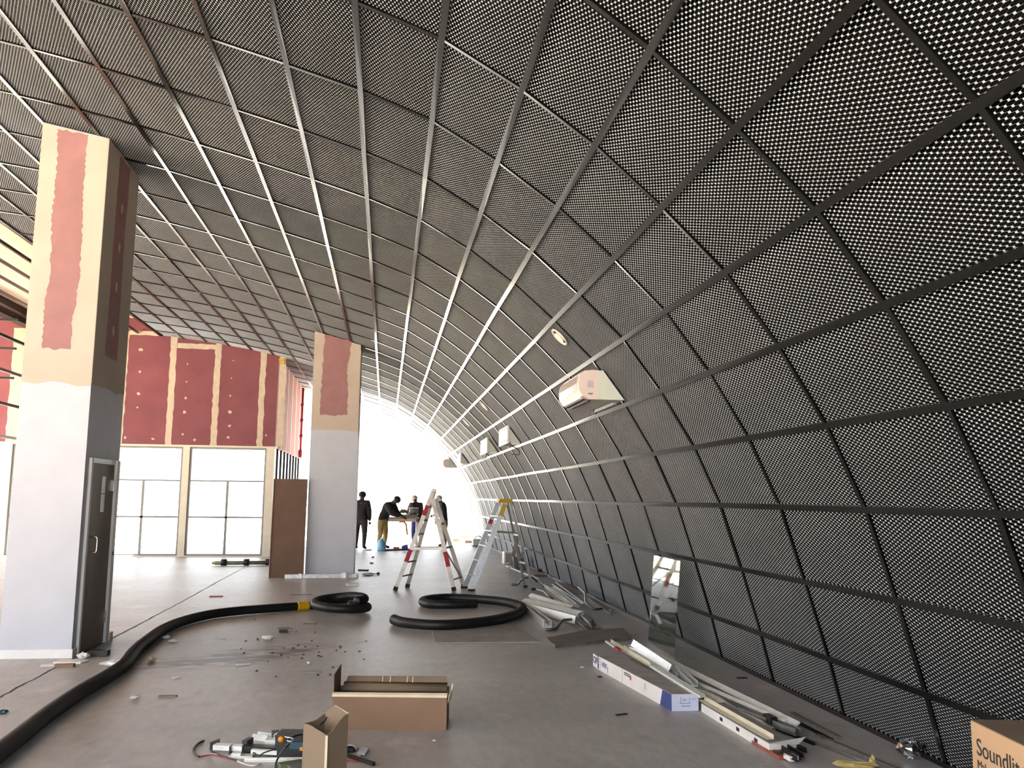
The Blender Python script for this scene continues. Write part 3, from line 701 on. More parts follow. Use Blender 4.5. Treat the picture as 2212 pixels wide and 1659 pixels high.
def ladder_b():
    n0, n1 = Vector((gnd(1019, 1277).x, 15.50, 0)), Vector((gnd(1003, 1271).x, 15.98, 0))
    r0, r1 = Vector((gnd(1146, 1271).x, 15.60, 0)), Vector((gnd(1125, 1263).x, 16.05, 0))
    tz = atY(1088, 1080, 15.75).z; tx = atY(1090, 1080, 15.75).x
    q0, q1 = Vector((tx+.005, 15.60, tz-.03)), Vector((tx-.09, 15.92, tz-.03)); s0, s1 = Vector((tx+.09, 15.62, tz-.03)), Vector((tx+.06, 15.90, tz-.03))
    root = thing('step_ladder', ((n0.x+r0.x)/2, 15.78, 0), 'silver aluminium step ladder with a yellow top cap, by the mesh wall', 'ladder')
    for p, q in ((n0, q0), (n1, q1)):
        sl = link('front_rail', MB().bar(p, q, .028, .085, (1, 0, .3)), M_LADDER2, root); link('rubber_foot', MB().box((p.x-.06, p.y-.03, 0), (p.x+.06, p.y+.03, .035)), M_RUBBER, sl)
    for p, q in ((r0, s0), (r1, s1)):
        sl = link('rear_rail', MB().bar(p, q, .025, .045, (1, 0, .3)), M_ZINCD, root); link('rubber_foot', MB().box((p.x-.035, p.y-.03, 0), (p.x+.035, p.y+.03, .04)), M_RUBBER, sl)
    for k in range(1, 6):
        t = k/6.0; a = n0.lerp(q0, t); b = n1.lerp(q1, t); td = link('tread', MB().bar(a, b, .10, .022), M_LADDER2, root)
        if k < 5: link('tread_brace', MB().bar(a+Vector((0, .03, 0)), a.lerp(b, .3)+Vector((0, 0, 0))-Vector((.05, 0, .14)), .012, .02), M_BTEE, td)
    for t in (.30, .62): link('rear_bar', MB().bar(r0.lerp(s0, t), r1.lerp(s1, t), .03, .03), M_ZINCD, root)
    link('spreader', MB().bar(n0.lerp(q0, .66), r0.lerp(s0, .64), .014, .03), M_ZINCD, root); link('spreader', MB().bar(n1.lerp(q1, .66), r1.lerp(s1, .64), .014, .03), M_ZINCD, root)
    link('top_cap', MB().hexa([(tx-.14, 15.56, tz-.05), (tx+.11, 15.56, tz-.05), (tx+.11, 15.96, tz-.05), (tx-.14, 15.96, tz-.05), (tx-.11, 15.57, tz+.02), (tx+.13, 15.57, tz+.02), (tx+.13, 15.95, tz+.02), (tx-.11, 15.95, tz+.02)]), M_YEL, root, bevel=.008, label='yellow plastic cap')
    link('rail_label', MB().bar(n0.lerp(q0, .84)+Vector((0, -.016, 0)), n0.lerp(q0, .97)+Vector((0, -.016, 0)), .004, .08, (1, 0, .3)), M_YEL, root, label='yellow warning label')
    link('rail_label', MB().bar(n1.lerp(q1, .74)+Vector((0, -.016, 0)), n1.lerp(q1, .79)+Vector((0, -.016, 0)), .004, .075, (1, 0, .3)), M_REDT, root, label='red warning label')
ladder_b()

# ---- wall units on the vault
def C_at(Z):                                # X of the vault surface at height Z (lower right side)
    for a, b in zip(PROF, PROF[1:]):
        if a[1] <= Z <= b[1]: return a[0]+(b[0]-a[0])*(Z-a[1])/(b[1]-a[1])
zb, zt_ = 2.63, 2.93
def wedge(y0, y1, xf): return MB().prism([(xf, y0, zb), (C_at(zb)-.02, y0, zb), (C_at(zt_)-.02, y0, zt_), (xf, y0, zt_)], (0, y1-y0, 0))
ac = thing('air_conditioner', (2.2, 9.2, zb), 'large wall air conditioner with glossy pinkish front, nearest on the mesh vault', 'air conditioner')
xs = 2.13
link('mounting_box', wedge(8.68, 9.72, xs), M_ACSIDE, ac)
sec = [(xs, zb), (xs-.09, zb+.0), (xs-.16, zb+.035), (xs-.20, zb+.09), (xs-.205, zb+.17), (xs-.19, zb+.25), (xs-.14, zb+.295), (xs-.05, zb+.305), (xs, zb+.30)]
casing = link('casing', MB().prism([(x, 8.68, z) for x, z in sec], (0, 1.04, 0)), M_ACP, ac)
link('front_panel', MB().prism([(x-.006, 8.75, z) for x, z in sec[3:7]]+[(x, 8.75, z) for x, z in sec[6:2:-1]], (0, .92, 0)), M_ACG, ac)
link('louvre', MB().prism([(xs-.165, 8.76, zb+.02), (xs-.172, 8.76, zb+.034), (xs-.095, 8.76, zb-.004), (xs-.09, 8.76, zb-.012)], (0, .88, 0)), M_ACG, ac)
link('air_slot', MB().prism([(xs-.15, 8.76, zb+.004), (xs-.15, 8.76, zb+.012), (xs-.06, 8.76, zb-.002), (xs-.06, 8.76, zb-.010)], (0, .88, 0)), M_BLK, ac)
link('logo', MB().box((xs-.105, 8.676, zb+.055), (xs-.055, 8.68, zb+.065)).box((xs-.095, 8.676, zb+.043), (xs-.087, 8.68, zb+.055)).box((xs-.072, 8.676, zb+.043), (xs-.064, 8.68, zb+.055)), M_TEAL, casing)
link('sticker', MB().box((xs-.11, 8.677, zb+.12), (xs-.05, 8.68, zb+.19)), mat('lilac_sticker', (196, 184, 196), .6), casing)
link('support_rail', MB().bar((C_at(zb)-.10, 8.75, zb-.03), (C_at(zb)-.10, 9.6, zb-.03), .03, .03), M_ZINCD, ac)
for i, (y0, y1_, lb) in enumerate(((15.8, 17.0, 'white wedge-shaped wall bracket box with a hanging cable, second along the vault'), (19.1, 20.4, 'white wedge-shaped wall bracket box, third along the vault'), (26.0, 27.2, 'small white wedge-shaped wall bracket box, fourth along the vault'))):
    u = thing('wall_bracket_box', (2.3, y0, zb), lb, 'wall unit', 'white wedge boxes on the vault')
    link('side_box', wedge(y0, y1_, 2.21), M_ACSIDE, u)
    link('front_plate', MB().box((2.17, y0-.01, zb-.02), (2.21, y1_+.01, zt_+.01)), M_ACW, u, bevel=.006)
    for z in (zb+.03, zt_-.05):
        for y in (y0+.06, y0+.3): link('clip', MB().box((2.164, y, z), (2.17, y+.03, z+.025)), M_STEEL, u)
    link('foot_rail', MB().box((2.24, y0+.02, zb-.045), (C_at(zb)-.02, y0+.10, zb-.0)), M_WMETAL, u)
    if i < 2:
        c = [(2.22, y0+.02, zb-.02), (2.27, y0+.0, zb-.07), (2.36, y0+.0, zb-.12), (2.41, y0+.02, zb-.19), (2.39, y0+.08, zb-.22), (2.30, y0+.2, zb-.21)] if i == 0 else [(2.20, y0+.25, zb-.03), (2.19, y0+.2, zb-.11), (2.14, y0+.2, zb-.16), (2.09, y0+.2, zb-.16)]
        link('cable', MB().tube(smoothpath(c, 5), .010, 6), M_BLK, u, True, label='black cable')
ac2 = thing('air_conditioner', (2.2, 30.9, zb), 'small far wall air conditioner beside the bright open end', 'air conditioner')
link('mounting_box', wedge(30.2, 31.2, 2.13), M_ACSIDE, ac2); link('casing', MB().prism([(x, 30.2, z) for x, z in sec], (0, 1.0, 0)), M_ACP, ac2)
for i, (px, py, r, lb) in enumerate(((1210, 727, .115, 'round white ceiling vent above the nearest air conditioner'), (1046, 876, .115, 'middle round white vent on the vault'), (1008, 912, .115, 'farthest round white vent on the vault'))):
    p, n, q = vault_hit(px, py, .0); n = Vector(n); e = Vector((0, 1, 0)); t = n.cross(e)
    v = thing('round_vent', p, lb, 'vent', 'round vents on the vault'); mb = MB(); rings = []
    for rr, hh in ((r, .004), (r, .016), (r*.93, .022), (r*.80, .014), (r*.78, .004)):
        rings.append([mb.vert(p+(e*math.cos(a)+t*math.sin(a))*rr+n*hh) for a in [2*PI*k/28 for k in range(28)]])
    for A, B in zip(rings, rings[1:]):
        for k in range(28): mb.face((A[k], A[(k+1) % 28], B[(k+1) % 28], B[k]))
    link('ring', mb, M_VENT, v, True)
    link('recess', MB().prism([p+(e*math.cos(a)+t*math.sin(a))*r*.8+n*.001 for a in [2*PI*k/24 for k in range(24)]], n*.003), M_BACK, v)
    mb = MB(); mb.prism([p+(e*math.cos(a)+t*math.sin(a))*r*.55+n*.008 for a in [2*PI*k/24 for k in range(24)]], n*.014); link('disc', mb, M_VENT, v)

# ---- lengths of metal: thin C, L, T and flat sections
def cprof(w_, h_, t=.0025, lip=0): return [(-w_/2, 0), (w_/2, 0), (w_/2, h_), (w_/2-t, h_), (w_/2-t, t), (-w_/2+t, t), (-w_/2+t, h_), (-w_/2, h_)]
def tprof(w_, h_, t=.004): return [(-w_/2, 0), (w_/2, 0), (w_/2, t), (t/2, t), (t/2, h_), (-t/2, h_), (-t/2, t), (-w_/2, t)]
def lprof(w_, h_, t=.003): return [(0, 0), (w_, 0), (w_, t), (t, t), (t, h_), (0, h_)]
def fprof(w_, h_): return [(-w_/2, 0), (w_/2, 0), (w_/2, h_), (-w_/2, h_)]
def length(name, p, q, prof, m, label, cat='metal profile', group=None, up=(0, 0, 1), extra=None):
    o = link(name, MB().section(p, q, prof, up), m, label=label, cat=cat, group=group); return o
PG = 'metal lengths piled by the mesh wall'
# white cartons the profiles lie on
n0 = gnd(1451, 1536); n1 = gnd(1509, 1535); hC = atY(1450, 1500, n0.y).z; f0 = gnd(1281, 1440)
e1 = (n1-n0); e1.z = 0; wC = e1.length; e1.normalize(); e2_ = (f0-n0); e2_.z = 0; LC = e2_.length; e2_.normalize()
def cp(u, v, z): return n0+e1*u+e2_*v+Vector((0, 0, z))
ct = thing('long_carton', cp(wC/2, LC/2, 0), 'long white carton with blue end print and grey top', 'box')
link('body', MB().hexa([cp(0, 0, 0), cp(wC, 0, 0), cp(wC, LC*.91, 0), cp(0, LC*.91, 0), cp(0, 0, hC), cp(wC, 0, hC), cp(wC, LC*.91, hC), cp(0, LC*.91, hC)]), M_CARTW, ct)
link('top_face', MB().hexa([cp(0, 0, hC), cp(wC, 0, hC), cp(wC, LC*.91, hC), cp(0, LC*.91, hC), cp(0, 0, hC+.003), cp(wC, 0, hC+.003), cp(wC, LC*.91, hC+.003), cp(0, LC*.91, hC+.003)]), M_CARTG, ct, label='grey top')
link('opened_flap', MB().hexa([cp(0, LC*.92, 0), cp(.004, LC*.92, 0), cp(.004, LC, .01), cp(0, LC, .01), cp(0, LC*.92, hC*.93), cp(.004, LC*.92, hC*.93), cp(.004, LC, hC*1.02), cp(0, LC, hC*.98)]), M_CARTW, ct, label='opened end flap')
link('blue_band', MB().hexa([cp(-.001, -.001, 0), cp(0, -.001, 0), cp(0, .22, 0), cp(-.001, .22, 0), cp(-.001, -.001, hC), cp(0, -.001, hC), cp(0, .17, hC), cp(-.001, .17, hC)]), M_BLUE, ct, label='dark blue printed band')
link('end_print', MB().hexa([cp(0, -.001, 0), cp(wC, -.001, 0), cp(wC, 0, 0), cp(0, 0, 0), cp(0, -.001, hC), cp(wC, -.001, hC), cp(wC, 0, hC), cp(0, 0, hC)]), mat('lilac_white_print', (206, 210, 230), .6, var=.02), ct)
mb = MB()
for u0, z0, u1, z1 in ((.07, .055, .072, .105), (.14, .055, .142, .10), (.07, .055, .142, .058), (.085, .083, .115, .085), (.085, .077, .12, .079), (.15, .09, .19, .0915), (.15, .08, .19, .0815), (.075, .034, .15, .038), (.185, .112, .195, .118), (.06, .0565, .07, .059), (.142, .0565, .15, .06)):
    mb.hexa([cp(u0, -.002, z0), cp(u1, -.002, z0), cp(u1, -.001, z0), cp(u0, -.001, z0), cp(u0, -.002, z1), cp(u1, -.002, z1), cp(u1, -.001, z1), cp(u0, -.001, z1)])
link('end_diagram', mb, M_BLUE, ct, label='small blue diagram', kind='stuff')
mb = MB()
def side(mb, v0, v1, z0, z1, d=.0015): return mb.hexa([cp(-d, v0, z0), cp(0, v0, z0), cp(0, v1, z0), cp(-d, v1, z0), cp(-d, v0, z1), cp(0, v0, z1), cp(0, v1, z1), cp(-d, v1, z1)])
link('logo_block', side(MB(), LC*.478, LC*.545, hC*.66, hC*.86), M_INK, ct); link('logo_mark', side(MB(), LC*.455, LC*.472, hC*.52, hC*.82), M_RED, ct)
mb = MB()
for k in range(6): side(mb, LC*(.485+.0095*k), LC*(.491+.0095*k), hC*.72, hC*.80, .003)
link('logo_letters', mb, M_CARTW, ct)
mb = MB()
for k in range(5): side(mb, LC*.275, LC*.30, hC*(.42+.09*k), hC*(.45+.09*k))
link('small_print', mb, mat('grey_print', (150, 148, 150), .7), ct)
link('seam', side(MB(), LC*.574, LC*.577, 0, hC), M_CARTG, ct); link('seam', side(MB(), LC*.884, LC*.887, 0, hC), M_CARTG, ct)
text('lettering', 'OPE', M_BLUE, ct, cp(-.006, LC*.99, hC*.36), -e2_, (0, 0, 1), .092); text('lettering', 'HERE', M_BLUE, ct, cp(-.0015, LC*.865, hC*.40), -e2_, (0, 0, 1), .062)
link('arrow_mark', side(MB(), LC*.912, LC*.918, hC*.1, hC*.42, .006), M_BLUE, ct); link('arrow_mark', side(MB(), LC*.772, LC*.776, hC*.12, hC*.6), M_BLUE, ct)
# second, lower carton continuing towards the camera
s0 = gnd(1515, 1537); s1 = gnd(1662, 1628); es = s1-s0; Ls = es.length; es.normalize(); en = Vector((-es.y, es.x, 0)); hS = .06
if en.x < 0: en = -en
def sp(u, v, z): return s0+es*u+en*v+Vector((0, 0, z))
c2 = thing('long_carton', sp(Ls/2, .1, 0), 'low white carton with torn open end and red underside, nearer the camera', 'box')
link('body', MB().hexa([sp(0, 0, 0), sp(Ls, 0, 0), sp(Ls, .19, 0), sp(0, .19, 0), sp(0, 0, hS), sp(Ls, 0, hS), sp(Ls, .19, hS), sp(0, .19, hS)]), M_CARTW, c2)
link('top_face', MB().hexa([sp(0, .004, hS), sp(Ls, .004, hS), sp(Ls, .19, hS), sp(0, .19, hS), sp(0, .004, hS+.003), sp(Ls, .004, hS+.003), sp(Ls, .19, hS+.003), sp(0, .19, hS+.003)]), M_CARTG, c2)
link('torn_flap', MB().hexa([sp(Ls, 0, hS), sp(Ls+.04, .18, hS), sp(Ls+.03, .20, hS), sp(Ls-.01, .01, hS), sp(Ls+.02, .02, hS+.012), sp(Ls+.10, .20, hS+.06), sp(Ls+.09, .21, hS+.06), sp(Ls+.01, .03, hS+.012)]), M_CARTW, c2, label='white torn flap')
link('red_end', MB().hexa([sp(Ls-.25, -.003, 0), sp(Ls+.14, -.003, 0), sp(Ls+.14, .17, 0), sp(Ls-.25, .0, 0), sp(Ls-.25, -.003, .018), sp(Ls+.14, -.003, .024), sp(Ls+.14, .17, .024), sp(Ls-.25, 0, .018)]), mat('rust_red_card', (150, 78, 62), .8), c2, label='rust red card underneath')
for k in range(4):
    u = .35+.28*k; mb = MB(); mb.hexa([sp(u, -.001, .02), sp(u+.05, -.001, .02), sp(u+.05, 0, .02), sp(u, 0, .02), sp(u, -.001, .045), sp(u+.05, -.001, .045), sp(u+.05, 0, .045), sp(u, 0, .045)]); link('side_print', mb, M_INK, c2)
# profiles (end points read off the floor plan of the photograph, with their height above the floor)
def P3(x, y, z): return gnd(x, y, z)
zC = hC+.004
length('tee_bar', P3(1310, 1387, .16), P3(1337, 1405, .16), fprof(.03, .016), M_WMETAL, 'short white bar with a red sleeve lying on the carton end')
link('sleeve', MB().section(P3(1330, 1401, .158), P3(1339, 1407, .158), fprof(.035, .021)), M_REDT, bpy.data.objects['tee_bar'])
length('tee_bar', P3(1320, 1388, zC+.01), P3(1405, 1438, zC+.01), lprof(.03, .035), M_CREAMMETAL, 'grey-cream angle lying along the edge of the white carton')
length('roof_channel', P3(1364, 1392, .14), P3(1446, 1448, .14), cprof(.11, .012), M_ZINCB, 'broad bright zinc channel tilted on top of the pile', up=(-.9, .25, .45))
length('track_channel', P3(1353, 1399, .10), P3(1458, 1462, .10), cprof(.05, .03), M_ZINC, 'short U-shaped zinc track just below the broad channel')
length('track_channel', P3(1364, 1397, .09), P3(1430, 1437, .09), cprof(.05, .035), M_ZINCD, 'dull zinc track tucked behind the short U-shaped one')
for i, (dx_, lb) in enumerate(((0, 'left'), (9, 'middle'), (17, 'right'))):
    length('tee_bar', P3(1404+dx_*.6, 1440-i*1.5, zC), P3(1513+dx_*.6, 1508-i*1.5, zC), tprof(.024, .016), M_WMETAL, '%s of three slim white tees lying on the carton top' % lb, group=PG)
length('track_channel', P3(1452, 1440, .09), P3(1500, 1484, .09), cprof(.06, .05), M_ZINC, 'zinc track with its open end toward the camera beside the carton')
length('angle_strip', P3(1392, 1402, .085), P3(1724, 1567, .075), fprof(.05, .012), M_ZINCB, 'longest bright zinc strip on the wall side of the pile', up=(-.6, .1, .79))
length('angle_strip', P3(1500, 1474, .085), P3(1697, 1560, .075), fprof(.03, .01), M_ZINCB, 'slimmer bright strip beside the longest one', up=(-.6, .1, .79))
length('flat_bar', P3(1522, 1512, .10), P3(1672, 1597, .085), lprof(.05, .03), M_CREAMMETAL, 'cream flat bar lying along the torn low carton')
length('track_channel', P3(1600, 1542, .03), P3(1725, 1590, .03), cprof(.05, .05), M_ZINCD, 'dull grey track under the bright strips at the near end')
mb = MB(); pv = None; pA, pB = P3(1507, 1487, .05), P3(1662, 1573, .05); ax = (pB-pA); n_ = 22
for i in range(n_+1):
    t = i/n_; c = pA+ax*t; rr = .05*(1-.35*t); wob = .012*math.sin(t*9); row = []
    for k in range(9):
        a = PI*(k/8); row.append(mb.vert(c+Vector((math.cos(a)*rr*1.3+wob, 0, math.sin(a)*rr+.008*math.sin(t*13+k)-.03))))
    if pv:
        for k in range(8): mb.face((pv[k], pv[k+1], row[k+1], row[k]))
    pv = row
o = link('polished_sheet', mb, M_POLISH, True and None, True, label='crumpled mirror-bright metal sheet rolled lengthwise in the pile', cat='metal sheet')
sm = o.modifiers.new('thick', 'SOLIDIFY'); sm.thickness = .0015
length('small_light_tube', P3(1625, 1573, .07), P3(1651, 1586, .07), fprof(.025, .02), M_WMETAL, 'small white capped tube beside the cream bar')
length('roll_end', P3(1655, 1556, .05), P3(1672, 1565, .05), fprof(.05, .05), M_BLK, 'black plastic roll end in the middle of the pile')
for i, (a, b) in enumerate((((1683, 1617), (1728, 1642)), ((1690, 1612), (1735, 1637)), ((1700, 1606), (1742, 1626)), ((1688, 1625), (1722, 1645)))):
    length('black_tee', P3(*a, .02+.006*i), P3(*b, .012+.004*i), tprof(.024, .03), M_BTEE, ('lower left', 'lower middle', 'right-hand', 'frontmost')[i]+' short black tee spilling from the torn carton end', group='black tees at the carton end')
for i, (a, b, m_, lb) in enumerate((((1690, 1545), (1800, 1602), M_BTEE, 'dark grid tee on the floor beyond the bright strips'), ((1712, 1542), (1815, 1596), M_PLYD, 'thin dark timber strip nearest the mesh wall'), ((1742, 1600), (1960, 1685), M_ZINCD, 'thin grey strip running out of frame at the bottom'), ((1765, 1590), (2000, 1690), M_PLYD, 'thin brown batten running out of frame at the bottom'), ((1640, 1560), (1760, 1610), M_BTEE, 'black tee under the near end of the pile'))):
    length('floor_strip', P3(*a, .0), P3(*b, .0), fprof(.035, .014) if m_ is M_PLYD else tprof(.03, .02), m_, lb)
length('white_offcut', P3(1702, 1637, .012), P3(1716, 1645, .012), fprof(.06, .03), M_CARTW, 'small white square offcut at the rust red carton end', cat='offcut')

# ---- stud pile in front of the step ladder
def Q(zx, zy, z=0.): return gnd(1110+zx*.11453, 1220+zy*.11453, z)
length('stud', Q(300, 560, .09), Q(1090, 800, .09), cprof(.07, .05), M_WMETAL, 'rear pale zinc stud of the stacked three', up=(.3, .7, -.65), group='pale studs stacked in the pile')
length('stud', Q(180, 650, .12), Q(1250, 900, .13), cprof(.085, .05), M_WMETAL, 'upper pale zinc stud lying across the stacked three', up=(.2, .45, -.87), group='pale studs stacked in the pile')
length('stud', Q(200, 780, .065), Q(1155, 1040, .075), cprof(.10, .05), M_WMETAL, 'front pale zinc stud of the stacked three', up=(.35, .93, -.1), group='pale studs stacked in the pile')
length('stud', Q(150, 790, 0), Q(640, 1190, 0), [(-.05, 0), (.05, 0), (.05, .09), (.03, .09), (.03, .086), (.046, .086), (.046, .004), (-.046, .004), (-.046, .086), (-.03, .086), (-.03, .09), (-.05, .09)], M_ZINC, 'open bright zinc stud lying trough-up at the front of the pile')
for i, (a, b, h) in enumerate((((720, 370), (1290, 740), .06), ((780, 330), (1320, 730), .08), ((570, 380), (1200, 770), .03), ((620, 410), (1150, 780), .05), ((745, 400), (1240, 790), .045), ((735, 430), (1210, 810), .03), ((690, 420), (1170, 800), .02))):
    o = length('furring_strip', Q(*a, h), Q(*b, h*.6), cprof(.016, .012, .002), M_ZINC, ('uppermost', 'highest outer', 'lowest long', 'second lowest', 'middle', 'inner left', 'innermost left')[i]+' slim zinc strip of the fan on the stud pile', group='fanned zinc strips on the stud pile')
M_TUBE = mat('dark_steel_tube', (104, 102, 100), .4, .5)
def bent(pts, label, r=.018, m=M_TUBE):
    pth = [Q(x, y, z+r) for x, y, z in pts]; out = []
    for i, p in enumerate(pth):
        if 0 < i < len(pth)-1:
            a = p+(pth[i-1]-p).normalized()*.05; b = p+(pth[i+1]-p).normalized()*.05
            out += [a, (a+b)/2*.5+p*.5, b]
        else: out.append(p)
    link('bent_tube', MB().tube(out, r, 10), m, None, True, label=label, cat='bent tube', group='bent steel tubes')
bent(((-45, 370, 0), (75, 370, 0), (175, 250, .16), (350, 235, .17), (450, 330, .05), (560, 420, 0)), 'bent steel tube arching over the step ladder feet')
bent(((440, 470, .02), (570, 510, .03), (640, 580, .02), (720, 640, 0)), 'short dark bent tube behind the pale studs')
bent(((1215, 420, .12), (1345, 540, .12), (1355, 720, .10), (1500, 840, .06), (1660, 830, .05)), 'bent steel tube propped near the mesh wall')
bent(((620, 1225, 0), (790, 1210, 0), (930, 1040, .05), (1150, 1030, .05), (1290, 1150, .02), (1420, 1260, 0)), 'bent steel tube in front of the pile, lying toward the camera')
length('steel_tube', Q(1090, 1050, .01), Q(1310, 1270, .01), fprof(.03, .02), M_ZINCD, 'straight grey tube beside the front bent tube', cat='tube')
length('steel_tube', Q(430, 300, .0), Q(1080, 790, .01), fprof(.035, .025), M_CREAMMETAL, 'long pale bar running under the fanned strips', cat='tube')
length('steel_tube', Q(1400, 640, .03), Q(1800, 930, .005), fprof(.035, .03), M_ZINCD, 'grey bar resting on the timber near the mesh wall', cat='tube')
length('timber_offcut', Q(1330, 610, 0), Q(1760, 880, 0), fprof(.13, .03), M_PLY, 'wide timber offcut lying by the foot of the mesh wall', cat='timber')
mb = MB(); pp = [Q(1280, 1000, 0), Q(1560, 1180, 0), Q(1480, 1230, 0), Q(1230, 1080, 0)]
mb.hexa([Q(1270, 920, .0), Q(1580, 1180, .0), Q(1480, 1230, .0), Q(1240, 1000, .0), Q(1290, 870, .07), Q(1490, 1030, .06), Q(1440, 1070, .05), Q(1260, 940, .06)])
link('plastic_wrap', mb, M_BLK, None, label='black plastic wrap crumpled at the end of the studs', cat='plastic wrap', bevel=.012)
length('torn_sheet', Q(1330, 1130, .0), Q(1570, 1190, .01), fprof(.12, .004), M_ZINCD, 'grey torn metal sheet at the end of the stud pile', cat='metal sheet')

# boards on the floor
def board(name, px, t, m, label, cat='board', jag=0, seed=0, z0=0.):
    pts = [gnd(*p) for p in px]; r = random.Random(seed); out = []
    for a, b in zip(pts, pts[1:]+pts[:1]):
        n = max(1, int((b-a).length/.08)) if jag else 1
        for i in range(n): out.append(a.lerp(b, i/n)+(Vector((r.uniform(-jag, jag), r.uniform(-jag, jag), 0)) if i else Vector((0, 0, 0))))
    return link(name, MB().prism([p+Vector((0, 0, z0)) for p in out], (0, 0, t)), m, label=label, cat=cat)
board('floor_sheet', ((940, 1389), (1167, 1388), (1112, 1350), (930, 1352)), .008, M_PLY, 'flat grey board sheet under the black hose ring')
o = board('plank', ((1199, 1400), (1365, 1381), (1346, 1362), (1265, 1366), (1180, 1383)), .03, M_PLYD, 'weathered plank lying skew in front of the stud pile', jag=.006, seed=4)
board('floor_sheet', ((1215, 1258), (1262, 1281), (1235, 1285), (1190, 1262)), .008, M_PLY, 'small grey board by the mesh wall behind the stud pile')
length('plank', gnd(1095, 1223), gnd(1160, 1250), fprof(.07, .02), M_WMETAL, 'long white batten on the floor behind the step ladder', cat='timber')

# ---- glass sheet leaning on the vault
g0, g1 = gnd(1403, 1392), gnd(1461, 1416); g2 = vault_hit(1485, 1210, .02)[0]; g3 = vault_hit(1428, 1202, .02)[0]
g1.x -= .05; g0.x += .03; lean = ((g3-g0)+(g2-g1))/2; lean.x -= .07; w_g = g1-g0; g0 = g0-w_g*.2; g1 = g1+w_g*.12; g3 = g0+lean; g2 = g1+lean
nn = (g1-g0).cross(g3-g0).normalized()*.006
link('glass_sheet', MB().hexa([g0, g1, g1+nn, g0+nn, g3, g2, g2+nn, g3+nn]), M_SHEET, label='clear glass sheet leaning against the mesh wall', cat='glass sheet')

# ---- beside the far pillar
b0, b1 = atY(588, 1250, 18.05), atY(656, 1250, 18.05)
br = thing('brown_board', (-1.95, 18.1, 0), 'tall brown hardboard panel propped beside the far pillar', 'board')
bz = atY(600, 1034, 18.2).z
link('face', MB().hexa([(-2.24, 18.10, .0), (-1.58, 18.10, 0), (-1.58, 18.14, 0), (-2.24, 18.14, 0), (-2.24, 18.24, bz), (-1.58, 18.24, bz), (-1.58, 18.28, bz), (-2.24, 18.28, bz)]), M_BROWN, br)
link('edge_strip', MB().bar((-2.245, 18.10, 0), (-2.245, 18.24, bz), .012, .045, (0, 1, 0)), M_WOODL, br, label='pale edge of the board')
tk = thing('floor_track', (-1.2, 17.9, 0), 'zinc floor track lying along the foot of the far pillar', 'metal profile')
link('channel', MB().section((-1.93, 18.02, 0), (-.50, 18.16, 0), cprof(.07, .07)), M_ZINC, tk)
link('bracket', MB().box((-.83, 18.05, .0), (-.74, 18.20, .10)), M_ZINC, tk); link('bracket', MB().box((-.56, 18.08, .0), (-.53, 18.18, .12)), M_WMETAL, tk); link('bracket', MB().box((-1.66, 17.98, 0), (-1.60, 18.10, .09)), M_ZINC, tk)
pr_ = thing('steel_prop', gnd(525, 1221), 'dark steel prop with collars lying near the windows', 'prop')
a, b = gnd(464, 1222), gnd(592, 1221)
link('tube', MB().tube([a+Vector((0, 0, .06)), b+Vector((0, 0, .06))], .045, 10), M_OLIVE, pr_, True)
for t in (.15, .53, .9):
    c = a.lerp(b, t)+Vector((0, 0, .075)); link('collar', MB().tube([c-Vector((.06, 0, 0)), c+Vector((.06, 0, 0))], .075, 10), M_STEEL, pr_, True)
link('end_piece', MB().tube([a+Vector((-.06, 0, .06)), a+Vector((.12, 0, .06))], .03, 8), mat('brass_end', (168, 132, 70), .5, .3), pr_, True, label='tan end piece')

# red sprinkler pipe and scraps at the top of the return wall
rp_ = thing('drop_pipe', (-2.93, 30.6, 3.2), 'thin red pipe hanging down the pink return wall', 'pipe')
yy = 30.6; zt2 = atX(655, 838, -2.93).z; zb2 = atX(648, 972, -2.93).z
link('pipe', MB().tube([(-2.93, yy, zb2), (-2.93, yy, zt2)], .035, 8), M_REDT, rp_, True)
for t in (.2, .45, .7): link('coupling', MB().tube([(-2.93, yy, zb2+(zt2-zb2)*t), (-2.93, yy, zb2+(zt2-zb2)*t+.1)], .055, 8), M_REDT, rp_, True)
link('end_box', MB().box((-2.99, yy-.06, zb2-.25), (-2.88, yy+.06, zb2)), M_REDT, rp_)
link('ceiling_scrap', MB().hexa([(-2.95, 24.0, 5.18), (-2.82, 24.0, 5.16), (-2.82, 24.1, 5.16), (-2.95, 24.1, 5.18), (-2.98, 24.0, 5.30), (-2.84, 24.0, 5.27), (-2.84, 24.1, 5.27), (-2.98, 24.1, 5.30)]), M_YELTAPE, label='yellow and red scrap hanging where ceiling meets the pink wall', cat='scrap')

